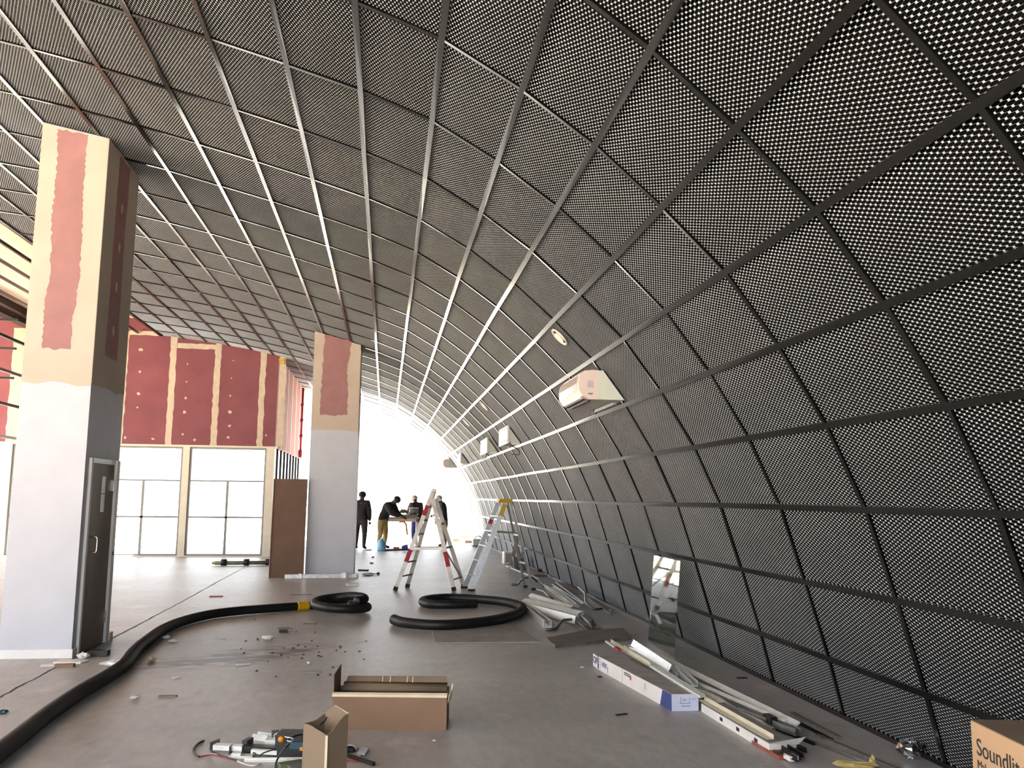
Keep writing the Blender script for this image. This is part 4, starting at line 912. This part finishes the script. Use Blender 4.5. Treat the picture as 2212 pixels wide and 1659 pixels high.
# ---- people at the far end
def person(name, label, loc, heading, J, mats, cap=None, scale=1.0, extra=None, hair=None):
    """J: joint name -> (x, y, z) with x to the person's left..right, -y forward; body grown with a skin surface"""
    order = [('pelvis', None, .155), ('waist', 'pelvis', .175), ('chest', 'waist', .205), ('neck0', 'chest', .085), ('neck', 'neck0', .062),
             ('head0', 'neck', .085), ('head1', 'head0', .098), ('crown', 'head1', .072),
             ('shL', 'chest', .11), ('elL', 'shL', .09), ('wrL', 'elL', .052), ('shR', 'chest', .11), ('elR', 'shR', .09), ('wrR', 'elR', .052),
             ('hipL', 'pelvis', .125), ('knL', 'hipL', .085), ('anL', 'knL', .055), ('toeL', 'anL', .045),
             ('hipR', 'pelvis', .125), ('knR', 'hipR', .085), ('anR', 'knR', .055), ('toeR', 'anR', .045)]
    idx = {n: i for i, (n, p, r) in enumerate(order)}
    me = bpy.data.meshes.new(name); me.from_pydata([J[n] for n, p, r in order], [(idx[p], idx[n]) for n, p, r in order if p], [])
    tmp = bpy.data.objects.new(name, me); COL.objects.link(tmp)
    sk = tmp.modifiers.new('skin', 'SKIN'); sk.use_smooth_shade = True
    for i, (n, p, r) in enumerate(order):
        v = me.skin_vertices[0].data[i]; ry = r*(.8 if n in ('pelvis', 'waist', 'chest') else 1); v.radius = (r, ry); v.use_root = (i == 0)
    ss = tmp.modifiers.new('sub', 'SUBSURF'); ss.levels = 2; ss.render_levels = 2
    bpy.context.view_layer.update()
    out = bpy.data.meshes.new_from_object(tmp.evaluated_get(bpy.context.evaluated_depsgraph_get())); bpy.data.objects.remove(tmp)
    for m in mats: out.materials.append(m)           # 0 skin 1 jacket 2 trousers 3 boots
    V = {n: Vector(J[n]) for n in J}
    def seg(p, a, b):
        d = b-a; t = max(0, min(1, (p-a).dot(d)/max(d.length_squared, 1e-9))); return (p-(a+d*t)).length
    bones = [('pelvis', 'waist', 1), ('waist', 'chest', 1), ('chest', 'neck0', 1), ('neck', 'head0', 0), ('head0', 'crown', 0), ('chest', 'shL', 1), ('chest', 'shR', 1), ('shL', 'elL', 1), ('elL', 'wrL', 1),
             ('shR', 'elR', 1), ('elR', 'wrR', 1), ('pelvis', 'hipL', 2), ('pelvis', 'hipR', 2), ('hipL', 'knL', 2), ('hipR', 'knR', 2), ('knL', 'anL', 2), ('knR', 'anR', 2), ('anL', 'toeL', 3), ('anR', 'toeR', 3)]
    for p in out.polygons:
        c = p.center; best = min(bones, key=lambda b: seg(c, V[b[0]], V[b[1]])); p.material_index = best[2]; p.use_smooth = True
        if best[2] == 2 and best[0] == 'pelvis': p.material_index = 1 if c.z > V['pelvis'].z-.04 else 2
    bm = bmesh.new(); bm.from_mesh(out)
    def addmb(mb, mi):
        vs = [bm.verts.new(v) for v in mb.v]
        for f in mb.f:
            try: ff = bm.faces.new([vs[i] for i in f]); ff.material_index = mi; ff.smooth = True
            except ValueError: pass
    # face: nose, ears, brow, chin; hands with five fingers
    hd = (V['head1']-V['head0']).normalized(); hc = (V['head0']+V['head1'])/2; fw = J.get('face', Vector((0, -1, 0))); fw = Vector(fw); fw = (fw-hd*fw.dot(hd)).normalized(); sd_ = hd.cross(fw)
    f = MB(); f.ell(hc+fw*.10-hd*.01, (.016, .02, .026), 6, 5); f.ell(hc+fw*.088-hd*.055, (.028, .012, .009), 6, 4); f.ell(hc+fw*.075-hd*.09, (.035, .025, .025), 6, 4)
    for sg in (-1, 1):
        f.ell(hc+sd_*sg*.095, (.014, .018, .032), 6, 5); f.ell(hc+fw*.086+sd_*sg*.034+hd*.02, (.014, .008, .009), 6, 4)
    addmb(f, 0)
    for w_, e_ in (('wrL', 'elL'), ('wrR', 'elR')):
        d = (V[w_]-V[e_]).normalized(); s_ = d.cross(Vector((0, 0, 1))); s_ = s_.normalized() if s_.length > .1 else Vector((1, 0, 0)); n_ = s_.cross(d)
        h = MB(); base = V[w_]+d*.03; h.ell(base+d*.03, (.045, .045, .045), 7, 5)
        for k, (o_, ln) in enumerate(((-.036, .075), (-.012, .088), (.012, .082), (.034, .062))):
            p0 = base+d*.05+s_*o_; h.tube([p0, p0+d*ln*.55-n_*.008, p0+d*ln-n_*.03], .0095, 5)
        p0 = base+s_*(-.04); h.tube([p0, p0-s_*.03+d*.03, p0-s_*.035+d*.065-n_*.01], .0105, 5); addmb(h, 0)
    bm.to_mesh(out); bm.free()
    o = bpy.data.objects.new(name, out); COL.objects.link(o); o.location = loc; o.rotation_euler = (0, 0, heading); o.scale = (scale,)*3
    WLOC[o] = Vector(loc); tag(o, label, 'person')
    def sub(nm, mb, m, lb=None):
        me = bpy.data.meshes.new(nm); me.from_pydata([tuple(v) for v in mb.v], [], mb.f); me.materials.append(m)
        for p in me.polygons: p.use_smooth = True
        c = bpy.data.objects.new(nm, me); COL.objects.link(c); c.parent = o; tag(c, lb)
    if cap:
        mb = MB(); cc_ = hc+hd*.045; rot = hd.to_track_quat('Z', 'Y').to_matrix()
        mb.ell(cc_, (.118, .118, .10), 14, 8, rot); sub('cap', mb, cap)
    if extra:
        for nm, mb, m in extra(V): sub(nm, mb, m)
    return o
def stand(lean=0., armL=None, armR=None, spread=.12, step=0., bend=0.):
    J = dict(pelvis=(0, 0, .95), waist=(0, -.02-lean*.2, 1.12), chest=(0, -.05-lean*.75, 1.36-lean*.18), neck0=(0, -.05-lean, 1.50-lean*.30), neck=(0, -.055-lean*1.08, 1.54-lean*.34),
             head0=(0, -.075-lean*1.28, 1.60-lean*.42), head1=(0, -.085-lean*1.45, 1.67-lean*.48), crown=(0, -.08-lean*1.55, 1.735-lean*.5))
    c = Vector(J['chest'])
    for s, n in ((-1, 'L'), (1, 'R')):
        J['sh'+n] = (s*.19, c.y+.0, c.z+.06); arm = armL if n == 'L' else armR
        if arm: J['el'+n], J['wr'+n] = arm
        else: J['el'+n] = (s*.255, c.y+.03, 1.10); J['wr'+n] = (s*.25, c.y-.06, .86)
        st = step*s
        J['hip'+n] = (s*spread, 0, .86); J['kn'+n] = (s*(spread+.02), -.03-st, .48); J['an'+n] = (s*(spread+.03), .02-st*1.6, .09); J['toe'+n] = (s*(spread+.05), -.15-st*1.6, .045)
    return J
TY_ = 28.9; pA_ = gnd(783, 1187); pB_ = gnd(826, 1186); pC_ = gnd(903, 1184); pD_ = gnd(948, 1183)
def strap(V):
    a = V['shL']; b = V['shR']; m = MB().tube([a+Vector((.05, -.10, .03)), (a+b)/2+Vector((0, .16, -.02)), b+Vector((-.05, -.10, .03))], .012, 5); return [('collar_strip', m, mat('grey_collar', (120, 118, 114), .8))]
person('person', 'person in dark jacket and trousers seen from behind beside the far pillar', (pA_.x-.08, pA_.y, 0), math.radians(165), stand(0, step=.05), [M_SKIN, M_JKT, M_GREYT, M_BOOT], M_CAPB, 1.0, strap)
Jb = stand(.28, armL=((-.24, -.42, 1.10), (-.12, -.66, 1.03)), armR=((.25, -.40, 1.08), (.10, -.66, 1.00)), step=.02)
person('person', 'person in black jacket, cap and khaki trousers bending over the workbench', (pB_.x-.02, pB_.y, 0), math.radians(62), Jb, [M_SKIN, M_JKT, M_KHAKI, M_BOOT], M_CAPB, 1.0)
Jc = stand(.10, armL=((-.27, -.18, 1.08), (-.16, -.42, 1.02)), armR=((.27, -.18, 1.08), (.16, -.42, 1.02)))
person('person', 'person in plum jacket and blue trousers standing behind the trestle ladder', (pC_.x, TY_+.72, 0), math.radians(-150), Jc, [M_SKIN, M_JKTM, M_BLUET, M_BOOT], M_CAP, .97)
Jd = stand(.08, armL=((-.25, -.12, 1.10), (-.18, -.34, 1.05)), armR=((.25, -.06, 1.10), (.20, -.26, 1.02)))
person('person', 'person in navy jacket, pale cap and tan trousers right of the trestle ladder', (pD_.x+.17, pD_.y+.2, 0), math.radians(-78), Jd, [M_SKIN, M_JKTN, M_TAN, M_BOOT], M_CAP, .97)

# workbench with a cutting machine
TY = TY_; tx0, tx1 = atY(826, 1110, TY).x, atY(905, 1110, TY).x; tz_ = atY(850, 1117, TY).z
wb = thing('workbench', ((tx0+tx1)/2, TY, 0), 'pale workbench the crew is gathered around at the far end', 'table')
link('top', MB().box((tx0, TY-.3, tz_-.05), (tx1, TY+.35, tz_)), M_WOODL, wb)
for x in (tx0+.06, tx1-.06):
    for y in (TY-.25, TY+.3): link('leg', MB().box((x-.03, y-.03, 0), (x+.03, y+.03, tz_-.05)), M_WTRIM, wb)
link('apron', MB().box((tx0+.05, TY-.28, tz_-.14), (tx1-.05, TY-.25, tz_-.05)), M_WTRIM, wb)
ms = thing('mitre_saw', (tx1-.35, TY, tz_), 'grey and olive cutting machine standing on the workbench', 'machine')
link('base', MB().box((tx1-.75, TY-.2, tz_), (tx1-.05, TY+.2, tz_+.09)), M_TOOL, ms, bevel=.01); link('motor', MB().tube([(tx1-.32, TY, tz_+.20), (tx1-.02, TY, tz_+.20)], .11, 12), M_TOOL, ms, True)
link('blade_guard', MB().prism([(tx1-.5+.15*math.cos(a), TY-.03, tz_+.13+.13*math.sin(a)) for a in [PI*k/10 for k in range(11)]], (0, .06, 0)), M_OLIVE, ms)
link('handle', MB().tube([(tx1-.55, TY, tz_+.22), (tx1-.58, TY, tz_+.30), (tx1-.52, TY, tz_+.32)], .02, 6), M_OLIVE, ms, True)
cb_ = [(tx0+.55, TY-.33, tz_-.15), (tx0+.66, TY-.35, tz_-.13), (tx0+.76, TY-.35, tz_-.22), (tx0+.79, TY-.35, tz_-.42), (tx0+.82, TY-.34, tz_-.55)]
link('cable_bundle', MB().tube(smoothpath(cb_, 6), .03, 8), M_ORANGE, None, True, label='pale orange cable hanging from the front of the workbench', cat='cable')
jx = gnd(824, 1190)
jg = thing('water_jug', jx, 'clear blue water jug on the floor by the khaki trousers', 'bottle')
link('body', MB().tube([(jx.x, jx.y, z) for z in (0, .02, .06, .22, .30, .34)], .13, 14, True, lambda k: (.115, .13, .13, .13, .11, .05)[k]), M_PVC, jg, True); link('neck', MB().tube([(jx.x, jx.y, .34), (jx.x, jx.y, .39)], .035, 10), M_WTRIM, jg, True)
length('plank', gnd(832, 1190), gnd(893, 1188), fprof(.10, .05), M_PLYD, 'flat timber plank on the floor in front of the workbench', cat='timber')
q = gnd(874, 1187, .05); link('blue_pack', MB().hexa([q+Vector(v) for v in ((-.1, -.08, 0), (.1, -.08, 0), (.1, .08, 0), (-.1, .08, 0), (-.08, -.06, .11), (.09, -.05, .16), (.09, .06, .16), (-.08, .06, .11))]), M_BLUE, label='crumpled blue and white packet on the timber plank', cat='packet', bevel=.02)
q = gnd(856, 1187, .05); link('brick', MB().box((q.x-.09, q.y-.05, .05), (q.x+.09, q.y+.05, .12)), M_BRICK, label='red-brown block on the timber plank', cat='brick', bevel=.005)
for px, py, lb in ((986, 1167, 'red brick lying on the floor at the right of the crew'), (1005, 1159, 'red brick farthest back near the bright end'), (1013, 1170, 'dark brown brick beside the white machine')):
    q = gnd(px, py+3); link('brick', MB().box((q.x-.14, q.y-.06, 0), (q.x+.12, q.y+.06, .10)), M_BRICK if px != 1013 else M_BROWN, label=lb, cat='brick', bevel=.006)
q = gnd(1032, 1181); wm = thing('white_machine', q, 'small white machine with a carrying handle by the far mesh wall', 'machine')
link('body', MB().box((q.x-.18, q.y-.12, .03), (q.x+.16, q.y+.12, .26)), M_ACW, wm, bevel=.03); link('handle', MB().tube(smoothpath([(q.x-.1, q.y, .26), (q.x-.06, q.y, .34), (q.x+.08, q.y, .34), (q.x+.12, q.y, .26)], 5), .018, 8), M_TOOL, wm, True)
link('skid', MB().tube([(q.x-.22, q.y-.1, .06), (q.x-.18, q.y-.1, .02), (q.x+.15, q.y-.1, .02)], .015, 6), M_BLK, wm, True)
q = gnd(1097, 1219); wv_ = thing('window_air_unit', q, 'white box with a slotted front grille on the floor behind the step ladder', 'appliance')
link('casing', MB().box((q.x-.10, q.y-.02, 0), (q.x+.28, q.y+.35, .30)), M_ACW, wv_, bevel=.02)
for k in range(6): link('slat', MB().box((q.x-.06, q.y-.03, .06+.035*k), (q.x+.08, q.y-.02, .08+.035*k)), M_ALU, wv_)
q = gnd(1124, 1228); link('grey_crate', MB().hexa([q+Vector(v) for v in ((-.16, -.1, 0), (.14, -.1, 0), (.14, .2, 0), (-.16, .2, 0), (-.18, -.1, .26), (.12, -.1, .24), (.12, .2, .24), (-.18, .2, .26))]), M_ALU, label='grey box between the leaning bar and the mesh wall', cat='box', bevel=.01)
a = gnd(1102, 1227); b = atX(1132, 1148, a.x+.42); b = Vector((min(a.x+.40, C_at(.78)-.12), a.y+.15, .78))
lb_ = thing('leaning_bar', a, 'pinkish grey bar leaning diagonally behind the step ladder', 'bar')
link('bar', MB().bar(a, b, .05, .09, (1, 0, .3)), mat('pinkish_bar', (150, 132, 124), .5), lb_); link('end_cap', MB().bar(a, a.lerp(b, .06), .055, .095, (1, 0, .3)), M_WTRIM, lb_); link('end_cap', MB().bar(a.lerp(b, .95), b, .055, .095, (1, 0, .3)), M_WTRIM, lb_)

# ---- loose debris on the slab
def crumple(name, px, py, sx, sy, sz, m, label, cat='scrap', seed=0, rot=0., group=None):
    c = gnd(px, py); r = random.Random(seed); mb = MB(); n, k = 7, 4; g_ = []
    for i in range(k+1):
        th = PI*i/k; row = []
        for j in range(n):
            a = 2*PI*j/n; q = Vector((math.sin(th)*math.cos(a)*sx/2, math.sin(th)*math.sin(a)*sy/2, (1-math.cos(PI-th))*sz/2))*r.uniform(.65, 1.1)
            q = Matrix.Rotation(rot, 3, 'Z') @ q; row.append(mb.vert(c+q))
        g_.append(row)
    for i in range(k):
        for j in range(n): mb.face((g_[i][j], g_[i+1][j], g_[i+1][(j+1) % n], g_[i][(j+1) % n]))
    zmin = min(v.z for v in mb.v)
    for v in mb.v: v.z -= zmin
    return link(name, mb, m, label=label, cat=cat, group=group)
def flat(name, px, py, sx, sy, t, m, label, cat='scrap', rot=0.):
    c = gnd(px, py); R_ = Matrix.Rotation(rot, 3, 'Z'); o = link(name, MB().prism([c+R_ @ Vector((x*sx/2, y*sy/2, 0)) for x, y in ((-1, -1), (.9, -1), (1, .8), (.1, 1), (-1, .9))], (0, 0, t)), m, label=label, cat=cat); return o
DEB = [
 ('c', 'paper_scrap', 303, 1388, .10, .08, .03, M_PAPER, 'small white paper scrap left of the hose bend', 0),
 ('c', 'paper_scrap', 359, 1380, .10, .10, .04, M_PAPER, 'white scrap touching the hose, nearer of the pair', .4),
 ('c', 'paper_scrap', 373, 1387, .13, .07, .03, M_PAPER, 'white scrap just right of the hose, lower of the pair', .2),
 ('c', 'paper_ball', 578, 1382, .15, .10, .05, M_PAPER, 'bright white crumpled paper in the middle of the floor', .1),
 ('f', 'paper_scrap', 475, 1380, .12, .05, .006, M_PAPER, 'thin white sliver above the dark stain', .3),
 ('c', 'paper_scrap', 328, 1428, .10, .08, .04, M_WOODL, 'cream crumpled scrap below the hose bend', .5),
 ('c', 'paper_scrap', 291, 1510, .10, .07, .03, M_PAPER, 'pale scrap on bare floor left of the stain', .9),
 ('c', 'paper_scrap', 151, 1522, .08, .06, .02, M_PAPER, 'white scrap beside the hose near the left edge', .2),
 ('f', 'paper_scrap', 381, 1464, .07, .05, .006, M_PAPER, 'tiny white flake at the left of the dark stain', .8),
 ('f', 'paper_scrap', 526, 1436, .14, .04, .008, M_PAPER, 'white sliver lying on the dark stain', .5),
 ('c', 'paper_scrap', 668, 1434, .05, .05, .025, M_PAPER, 'tiny white triangle right of the dark stain', 0),
 ('c', 'plaster_lump', 179, 1424, .13, .10, .07, M_PAPER, 'white plaster lump by the door frame', .3),
 ('f', 'paper_sheet', 155, 1430, .28, .16, .012, M_PAPER, 'white paper sheet at the near pillar corner', -.15),
 ('f', 'wood_offcut', 140, 1441, .17, .06, .03, M_CARD, 'tan wood offcut under the white sheet', .1),
 ('f', 'paper_sheet', 108, 1437, .16, .10, .006, M_PAPER, 'pale torn paper along the pillar skirting', .3),
 ('c', 'plastic_bag', 248, 1438, .30, .16, .05, M_PAPER, 'crumpled white plastic wrap beside the hose', .15),
 ('f', 'wood_offcut', 612, 1366, .10, .07, .03, M_STEEL, 'small dark block behind the white paper ball', .1),
 ('f', 'wood_offcut', 612, 1358, .13, .03, .012, M_PLYD, 'thin stick behind the small dark block', 0),
 ('f', 'wood_offcut', 671, 1348, .17, .03, .012, M_PLYD, 'grey stick in front of the hose coil', .05),
 ('f', 'tile_offcut', 755, 1295, .17, .22, .02, M_WOODL, 'cream tile offcut behind the hose coil', .15),
 ('f', 'paper_sheet', 762, 1264, .22, .3, .03, M_PAPER, 'white folded sheet in front of the far pillar', .1),
 ('f', 'wood_offcut', 651, 1285, .35, .03, .01, M_PLYD, 'thin dark stick left of the cream tile', 0),
 ('f', 'wood_offcut', 467, 1289, .20, .1, .012, M_BRICK, 'reddish flat scrap on the far left floor', 0),
 ('f', 'wood_offcut', 675, 1453, .16, .025, .01, M_ZINCD, 'thin grey strip left of the open carton', .1),
 ('f', 'wood_offcut', 363, 1505, .14, .03, .01, M_PLYD, 'thin grey stick below the dark stain', -.05),
 ('c', 'blue_scrap', 4, 1542, .09, .09, .03, M_TEALB, 'bluish scrap at the left edge of the picture', .2),
 ('c', 'plastic_bag', 797, 1243, .34, .28, .06, M_PAPER, 'white plastic bag on the floor right of the far pillar', .2),
 ('f', 'wood_offcut', 785, 1233, .22, .1, .03, M_STEEL, 'dark strip behind the white plastic bag', -.3),
 ('c', 'bottle_cap', 817, 1242, .10, .10, .07, M_BLUE, 'small dark blue cap beside the white plastic bag', 0),
 ('c', 'paper_scrap', 805, 1205, .1, .1, .04, M_PLYD, 'small brown clod between the pillar and the crew', 0),
 ('c', 'paper_scrap', 803, 1218, .12, .1, .04, M_PLYD, 'brown clod farther right of the far pillar', 0),
 ('c', 'paper_scrap', 795, 1189, .3, .3, .05, M_PAPER, 'white rag at the feet of the dark-clothed person', 0),
 ('c', 'paper_scrap', 1258, 1443, .05, .04, .015, M_PAPER, 'tiny white speck left of the white carton', 0),
 ('c', 'paper_scrap', 938, 1601, .03, .02, .01, M_PAPER, 'tiny white speck in front of the open carton', 0),
 ('f', 'wood_offcut', 1343, 1544, .10, .025, .008, M_STEEL, 'dark splinter left of the blue carton end', .3),
 ('f', 'wood_offcut', 1296, 1463, .04, .03, .01, M_STEEL, 'tiny dark chip below the opened carton flap', 0),
 ('f', 'wood_offcut', 1603, 1465, .10, .03, .008, M_STEEL, 'dark chip between the metal pile and the mesh wall', 0),
 ('c', 'rubble', 1170, 1236, .22, .18, .08, M_STEEL, 'dark rubble lump by the mesh wall behind the step ladder', 0),
 ('f', 'wood_offcut', 1168, 1245, .3, .12, .03, M_BROWN, 'brown offcut by the mesh wall behind the step ladder', .1),
]
for i, (k, nm, px, py, sx, sy, t, m_, lb, rot) in enumerate(DEB):
    (crumple(nm, px, py, sx, sy, t, m_, lb, 'scrap', i, rot) if k == 'c' else flat(nm, px, py, sx, sy, t, m_, lb, 'scrap', rot))
q = gnd(216, 1417); ad = thing('power_adapter', q, 'black power adapter lying near the door in the pillar', 'adapter')
link('case', MB().box((q.x-.08, q.y-.05, 0), (q.x+.085, q.y+.05, .06)), M_BLK, ad, bevel=.006); link('pin', MB().tube([(q.x-.08, q.y-.01, .035), (q.x-.12, q.y-.01, .035)], .006, 6), M_CHROME, ad)
r = random.Random(5)
for i in range(36):                         # dark crumbs of dirt scattered round the stain
    px, py = r.gauss(640, 70), r.gauss(1408, 22)
    crumple('dirt_crumb', px, py, .02+.02*r.random(), .02+.015*r.random(), .01, M_STEEL, 'small dark dirt crumb scattered right of the floor stain', 'dirt', i, 0, 'dirt crumbs right of the stain')
# foil and wrapper by the lettered carton
c = gnd(1968, 1640); mb = MB(); r = random.Random(9); g_ = []
for i in range(9):
    th = PI*i/8; g_.append([mb.vert(c+Vector((math.sin(th)*math.cos(2*PI*j/14)*.085, math.sin(th)*math.sin(2*PI*j/14)*.06, .055+.055*math.cos(th)))*1+Vector((r.uniform(-.014, .014), r.uniform(-.014, .014), r.uniform(-.012, .012)))) for j in range(14)])
for i in range(8):
    for j in range(14): mb.face((g_[i][j], g_[i+1][j], g_[i+1][(j+1) % 14], g_[i][(j+1) % 14]))
zm = min(v.z for v in mb.v)
for v in mb.v: v.z -= zm
link('foil_ball', mb, M_FOIL, label='crumpled silver foil ball by the mesh wall', cat='foil')
crumple('paper_wrapper', 1850, 1662, .30, .10, .05, M_STRAW, 'yellow paper wrapper cut off by the bottom edge', 'wrapper', 3, -.2)
crumple('paper_wrapper', 1884, 1659, .05, .05, .075, M_STRAW, 'pointed yellow wrapper corner beside the foil ball', 'wrapper', 8, .3)

# ---- pile of light fittings and wires in the foreground
def F(zx, zy, z=0.): return gnd(400+zx*.13562, 1520+zy*.13562, z)
lf1 = thing('light_fitting', F(900, 760), 'long aluminium and black strip light fitting in the foreground scrap pile', 'light fitting')
link('aluminium_body', MB().section(F(470, 720, .02), F(930, 745, .02), fprof(.055, .03)), M_ZINC, lf1); link('black_body', MB().section(F(930, 745, .015), F(1470, 780, .015), fprof(.07, .035)), M_BLK, lf1)
link('end_plate', MB().section(F(445, 715, .0), F(470, 718, .0), fprof(.10, .05)), M_ZINCD, lf1); link('clamp', MB().section(F(950, 740, .0), F(1030, 745, .0), fprof(.09, .07)), M_BLK, lf1)
link('diffuser', MB().section(F(1060, 790, .03), F(1470, 810, .03), fprof(.03, .025)), M_WMETAL, lf1)
lf2 = thing('white_bracket', F(900, 850), 'white metal bracket lying in front of the strip light fitting', 'bracket')
link('plate', MB().section(F(700, 860, .0), F(1090, 855, .0), fprof(.05, .015)), M_WMETAL, lf2); link('tab', MB().section(F(740, 835, .012), F(890, 832, .012), fprof(.03, .02)), M_WMETAL, lf2); link('clip', MB().section(F(715, 800, .0), F(740, 800, .0), fprof(.06, .05)), M_BLK, lf2)
length('white_strip', F(940, 915, 0), F(1900, 905, 0), tprof(.05, .02), M_WMETAL, 'long slim white strip at the front of the scrap pile', cat='strip')
bxn = thing('junction_box', F(1680, 820), 'black box with an orange knob in the foreground scrap pile', 'fitting')
A_, B_ = F(1465, 845, 0), F(1905, 850, 0); link('case', MB().section(A_, B_, fprof(.14, .15)), M_BLK, bxn, bevel=.005)
cc2 = F(1540, 700, .13); link('knob', MB().tube([A_.lerp(B_, .16)+Vector((0, -.07, .125)), A_.lerp(B_, .16)+Vector((0, -.085, .125))], .018, 10), M_ORANGE, bxn, True, label='orange knob')
link('blue_insert', MB().section(A_.lerp(B_, .5)+Vector((0, -.075, .07)), A_.lerp(B_, .95)+Vector((0, -.075, .07)), fprof(.02, .04)), M_TEALB, bxn); link('orange_plug', MB().section(A_.lerp(B_, .86)+Vector((0, -.09, .065)), A_.lerp(B_, 1.0)+Vector((0, -.09, .065)), fprof(.02, .02)), M_ORANGE, bxn)
length('silver_clip', F(1110, 560, .0), F(1350, 590, .0), cprof(.06, .04), M_ZINC, 'silver clip at the back of the scrap pile', cat='clip')
length('silver_clip', F(1280, 690, .02), F(1450, 690, .02), fprof(.05, .05), M_ZINC, 'bright silver block against the black box', cat='clip')
length('grey_scrap', F(1500, 1040, 0), F(1860, 985, 0), fprof(.06, .03), M_OLIVE, 'olive-grey metal piece at the very bottom of the scrap pile', cat='scrap')
length('grey_scrap', F(1650, 1070, 0), F(1840, 1030, 0), fprof(.04, .03), M_ZINCD, 'grey metal piece at the very bottom beside the torn carton', cat='scrap')
length('dark_bar', F(1380, 600, .0), F(1500, 590, .0), fprof(.09, .06), M_BTEE, 'dark metal lump behind the black box', cat='scrap')
def wire(pts, r_, m_, lb, conv=F): link('wire', MB().tube(smoothpath([conv(x, y, z+r_) for x, y, z in pts], 7), r_, 6), m_, None, True, label=lb, cat='wire', group='wires in the scrap pile')
wire([(300, 590, 0), (200, 635, 0), (125, 735, 0), (165, 815, 0), (225, 845, 0)], .006, M_BLK, 'black sheathed wire curling at the left of the scrap pile')
wire([(225, 845, 0), (320, 825, 0), (430, 812, 0), (560, 840, 0), (700, 880, 0), (800, 910, 0)], .0035, M_REDW, 'red wire running left of the strip light fitting')
wire([(230, 835, 0), (400, 800, 0), (520, 815, 0), (680, 865, 0), (800, 900, 0), (960, 965, 0), (1100, 985, 0), (1200, 950, 0)], .004, M_WW, 'white and red wire in front of the white bracket')
wire([(420, 760, .01), (500, 800, 0), (700, 870, 0), (820, 905, 0)], .006, M_BLK, 'black wire along the left end of the strip light')
wire([(1430, 1080, 0), (1445, 950, 0), (1500, 830, .05), (1580, 720, .14), (1650, 640, .155)], .006, M_BLK, 'black cable looping down over the black box front')
wire([(1430, 560, .06), (1420, 500, .08), (1500, 470, .10), (1560, 520, .12), (1650, 540, .16), (1720, 560, .155), (1690, 600, .155), (1620, 590, .155)], .004, M_WW, 'white twisted wire looped on top of the black box')
wire([(1600, 600, .15), (1700, 540, .155), (1800, 500, .16), (1960, 480, .16)], .007, M_BLK, 'black cable from the black box to the torn carton')
wire([(1080, 850, .05), (1090, 780, .05), (1180, 830, .05), (1260, 780, .06), (1450, 720, .06)], .004, M_BLK, 'thin black wire looped over the strip light fitting')
wire([(1600, 900, .02), (1700, 870, .03), (1780, 895, .02), (1900, 880, .02)], .004, M_WW, 'white wire along the slim white strip')
def F5(zx, zy, z=0.): return gnd(640+zx*.16275, 1420+zy*.16275, z)
crumple('black_fitting', 752, 1628, .14, .09, .05, M_BLK, 'black round fitting right of the torn carton', 'fitting', 2)
link('white_card', MB().prism([F5(*p, .01) for p in ((865, 1195), (960, 1215), (905, 1300), (800, 1280))], (0, 0, .004)), mat('blue_white_card', (206, 216, 236), .3), label='white glossy card right of the torn carton', cat='card')
length('black_stick', F5(655, 1310, .005), F5(1030, 1440, .005), fprof(.02, .02), M_BLK, 'black plastic stick pointing right of the torn carton', cat='stick')
length('beige_strip', F5(600, 1300, .0), F5(860, 1310, .0), fprof(.03, .012), M_WOODL, 'beige strip beside the white glossy card', cat='strip')
wire([(620, 1190, .05), (700, 1165, .06), (770, 1180, .05), (805, 1240, .01)], .004, M_WW, 'white wire looped right of the torn carton', F5)
wire([(600, 1350, 0), (680, 1370, 0), (760, 1385, 0), (830, 1380, 0)], .004, M_REDW, 'red wire under the black plastic stick', F5)
wire([(310, 900, .40), (370, 850, .41), (400, 800, .44)], .005, M_BLK, 'black wire end rising out of the torn carton', lambda x, y, z: F5(x, y, z))
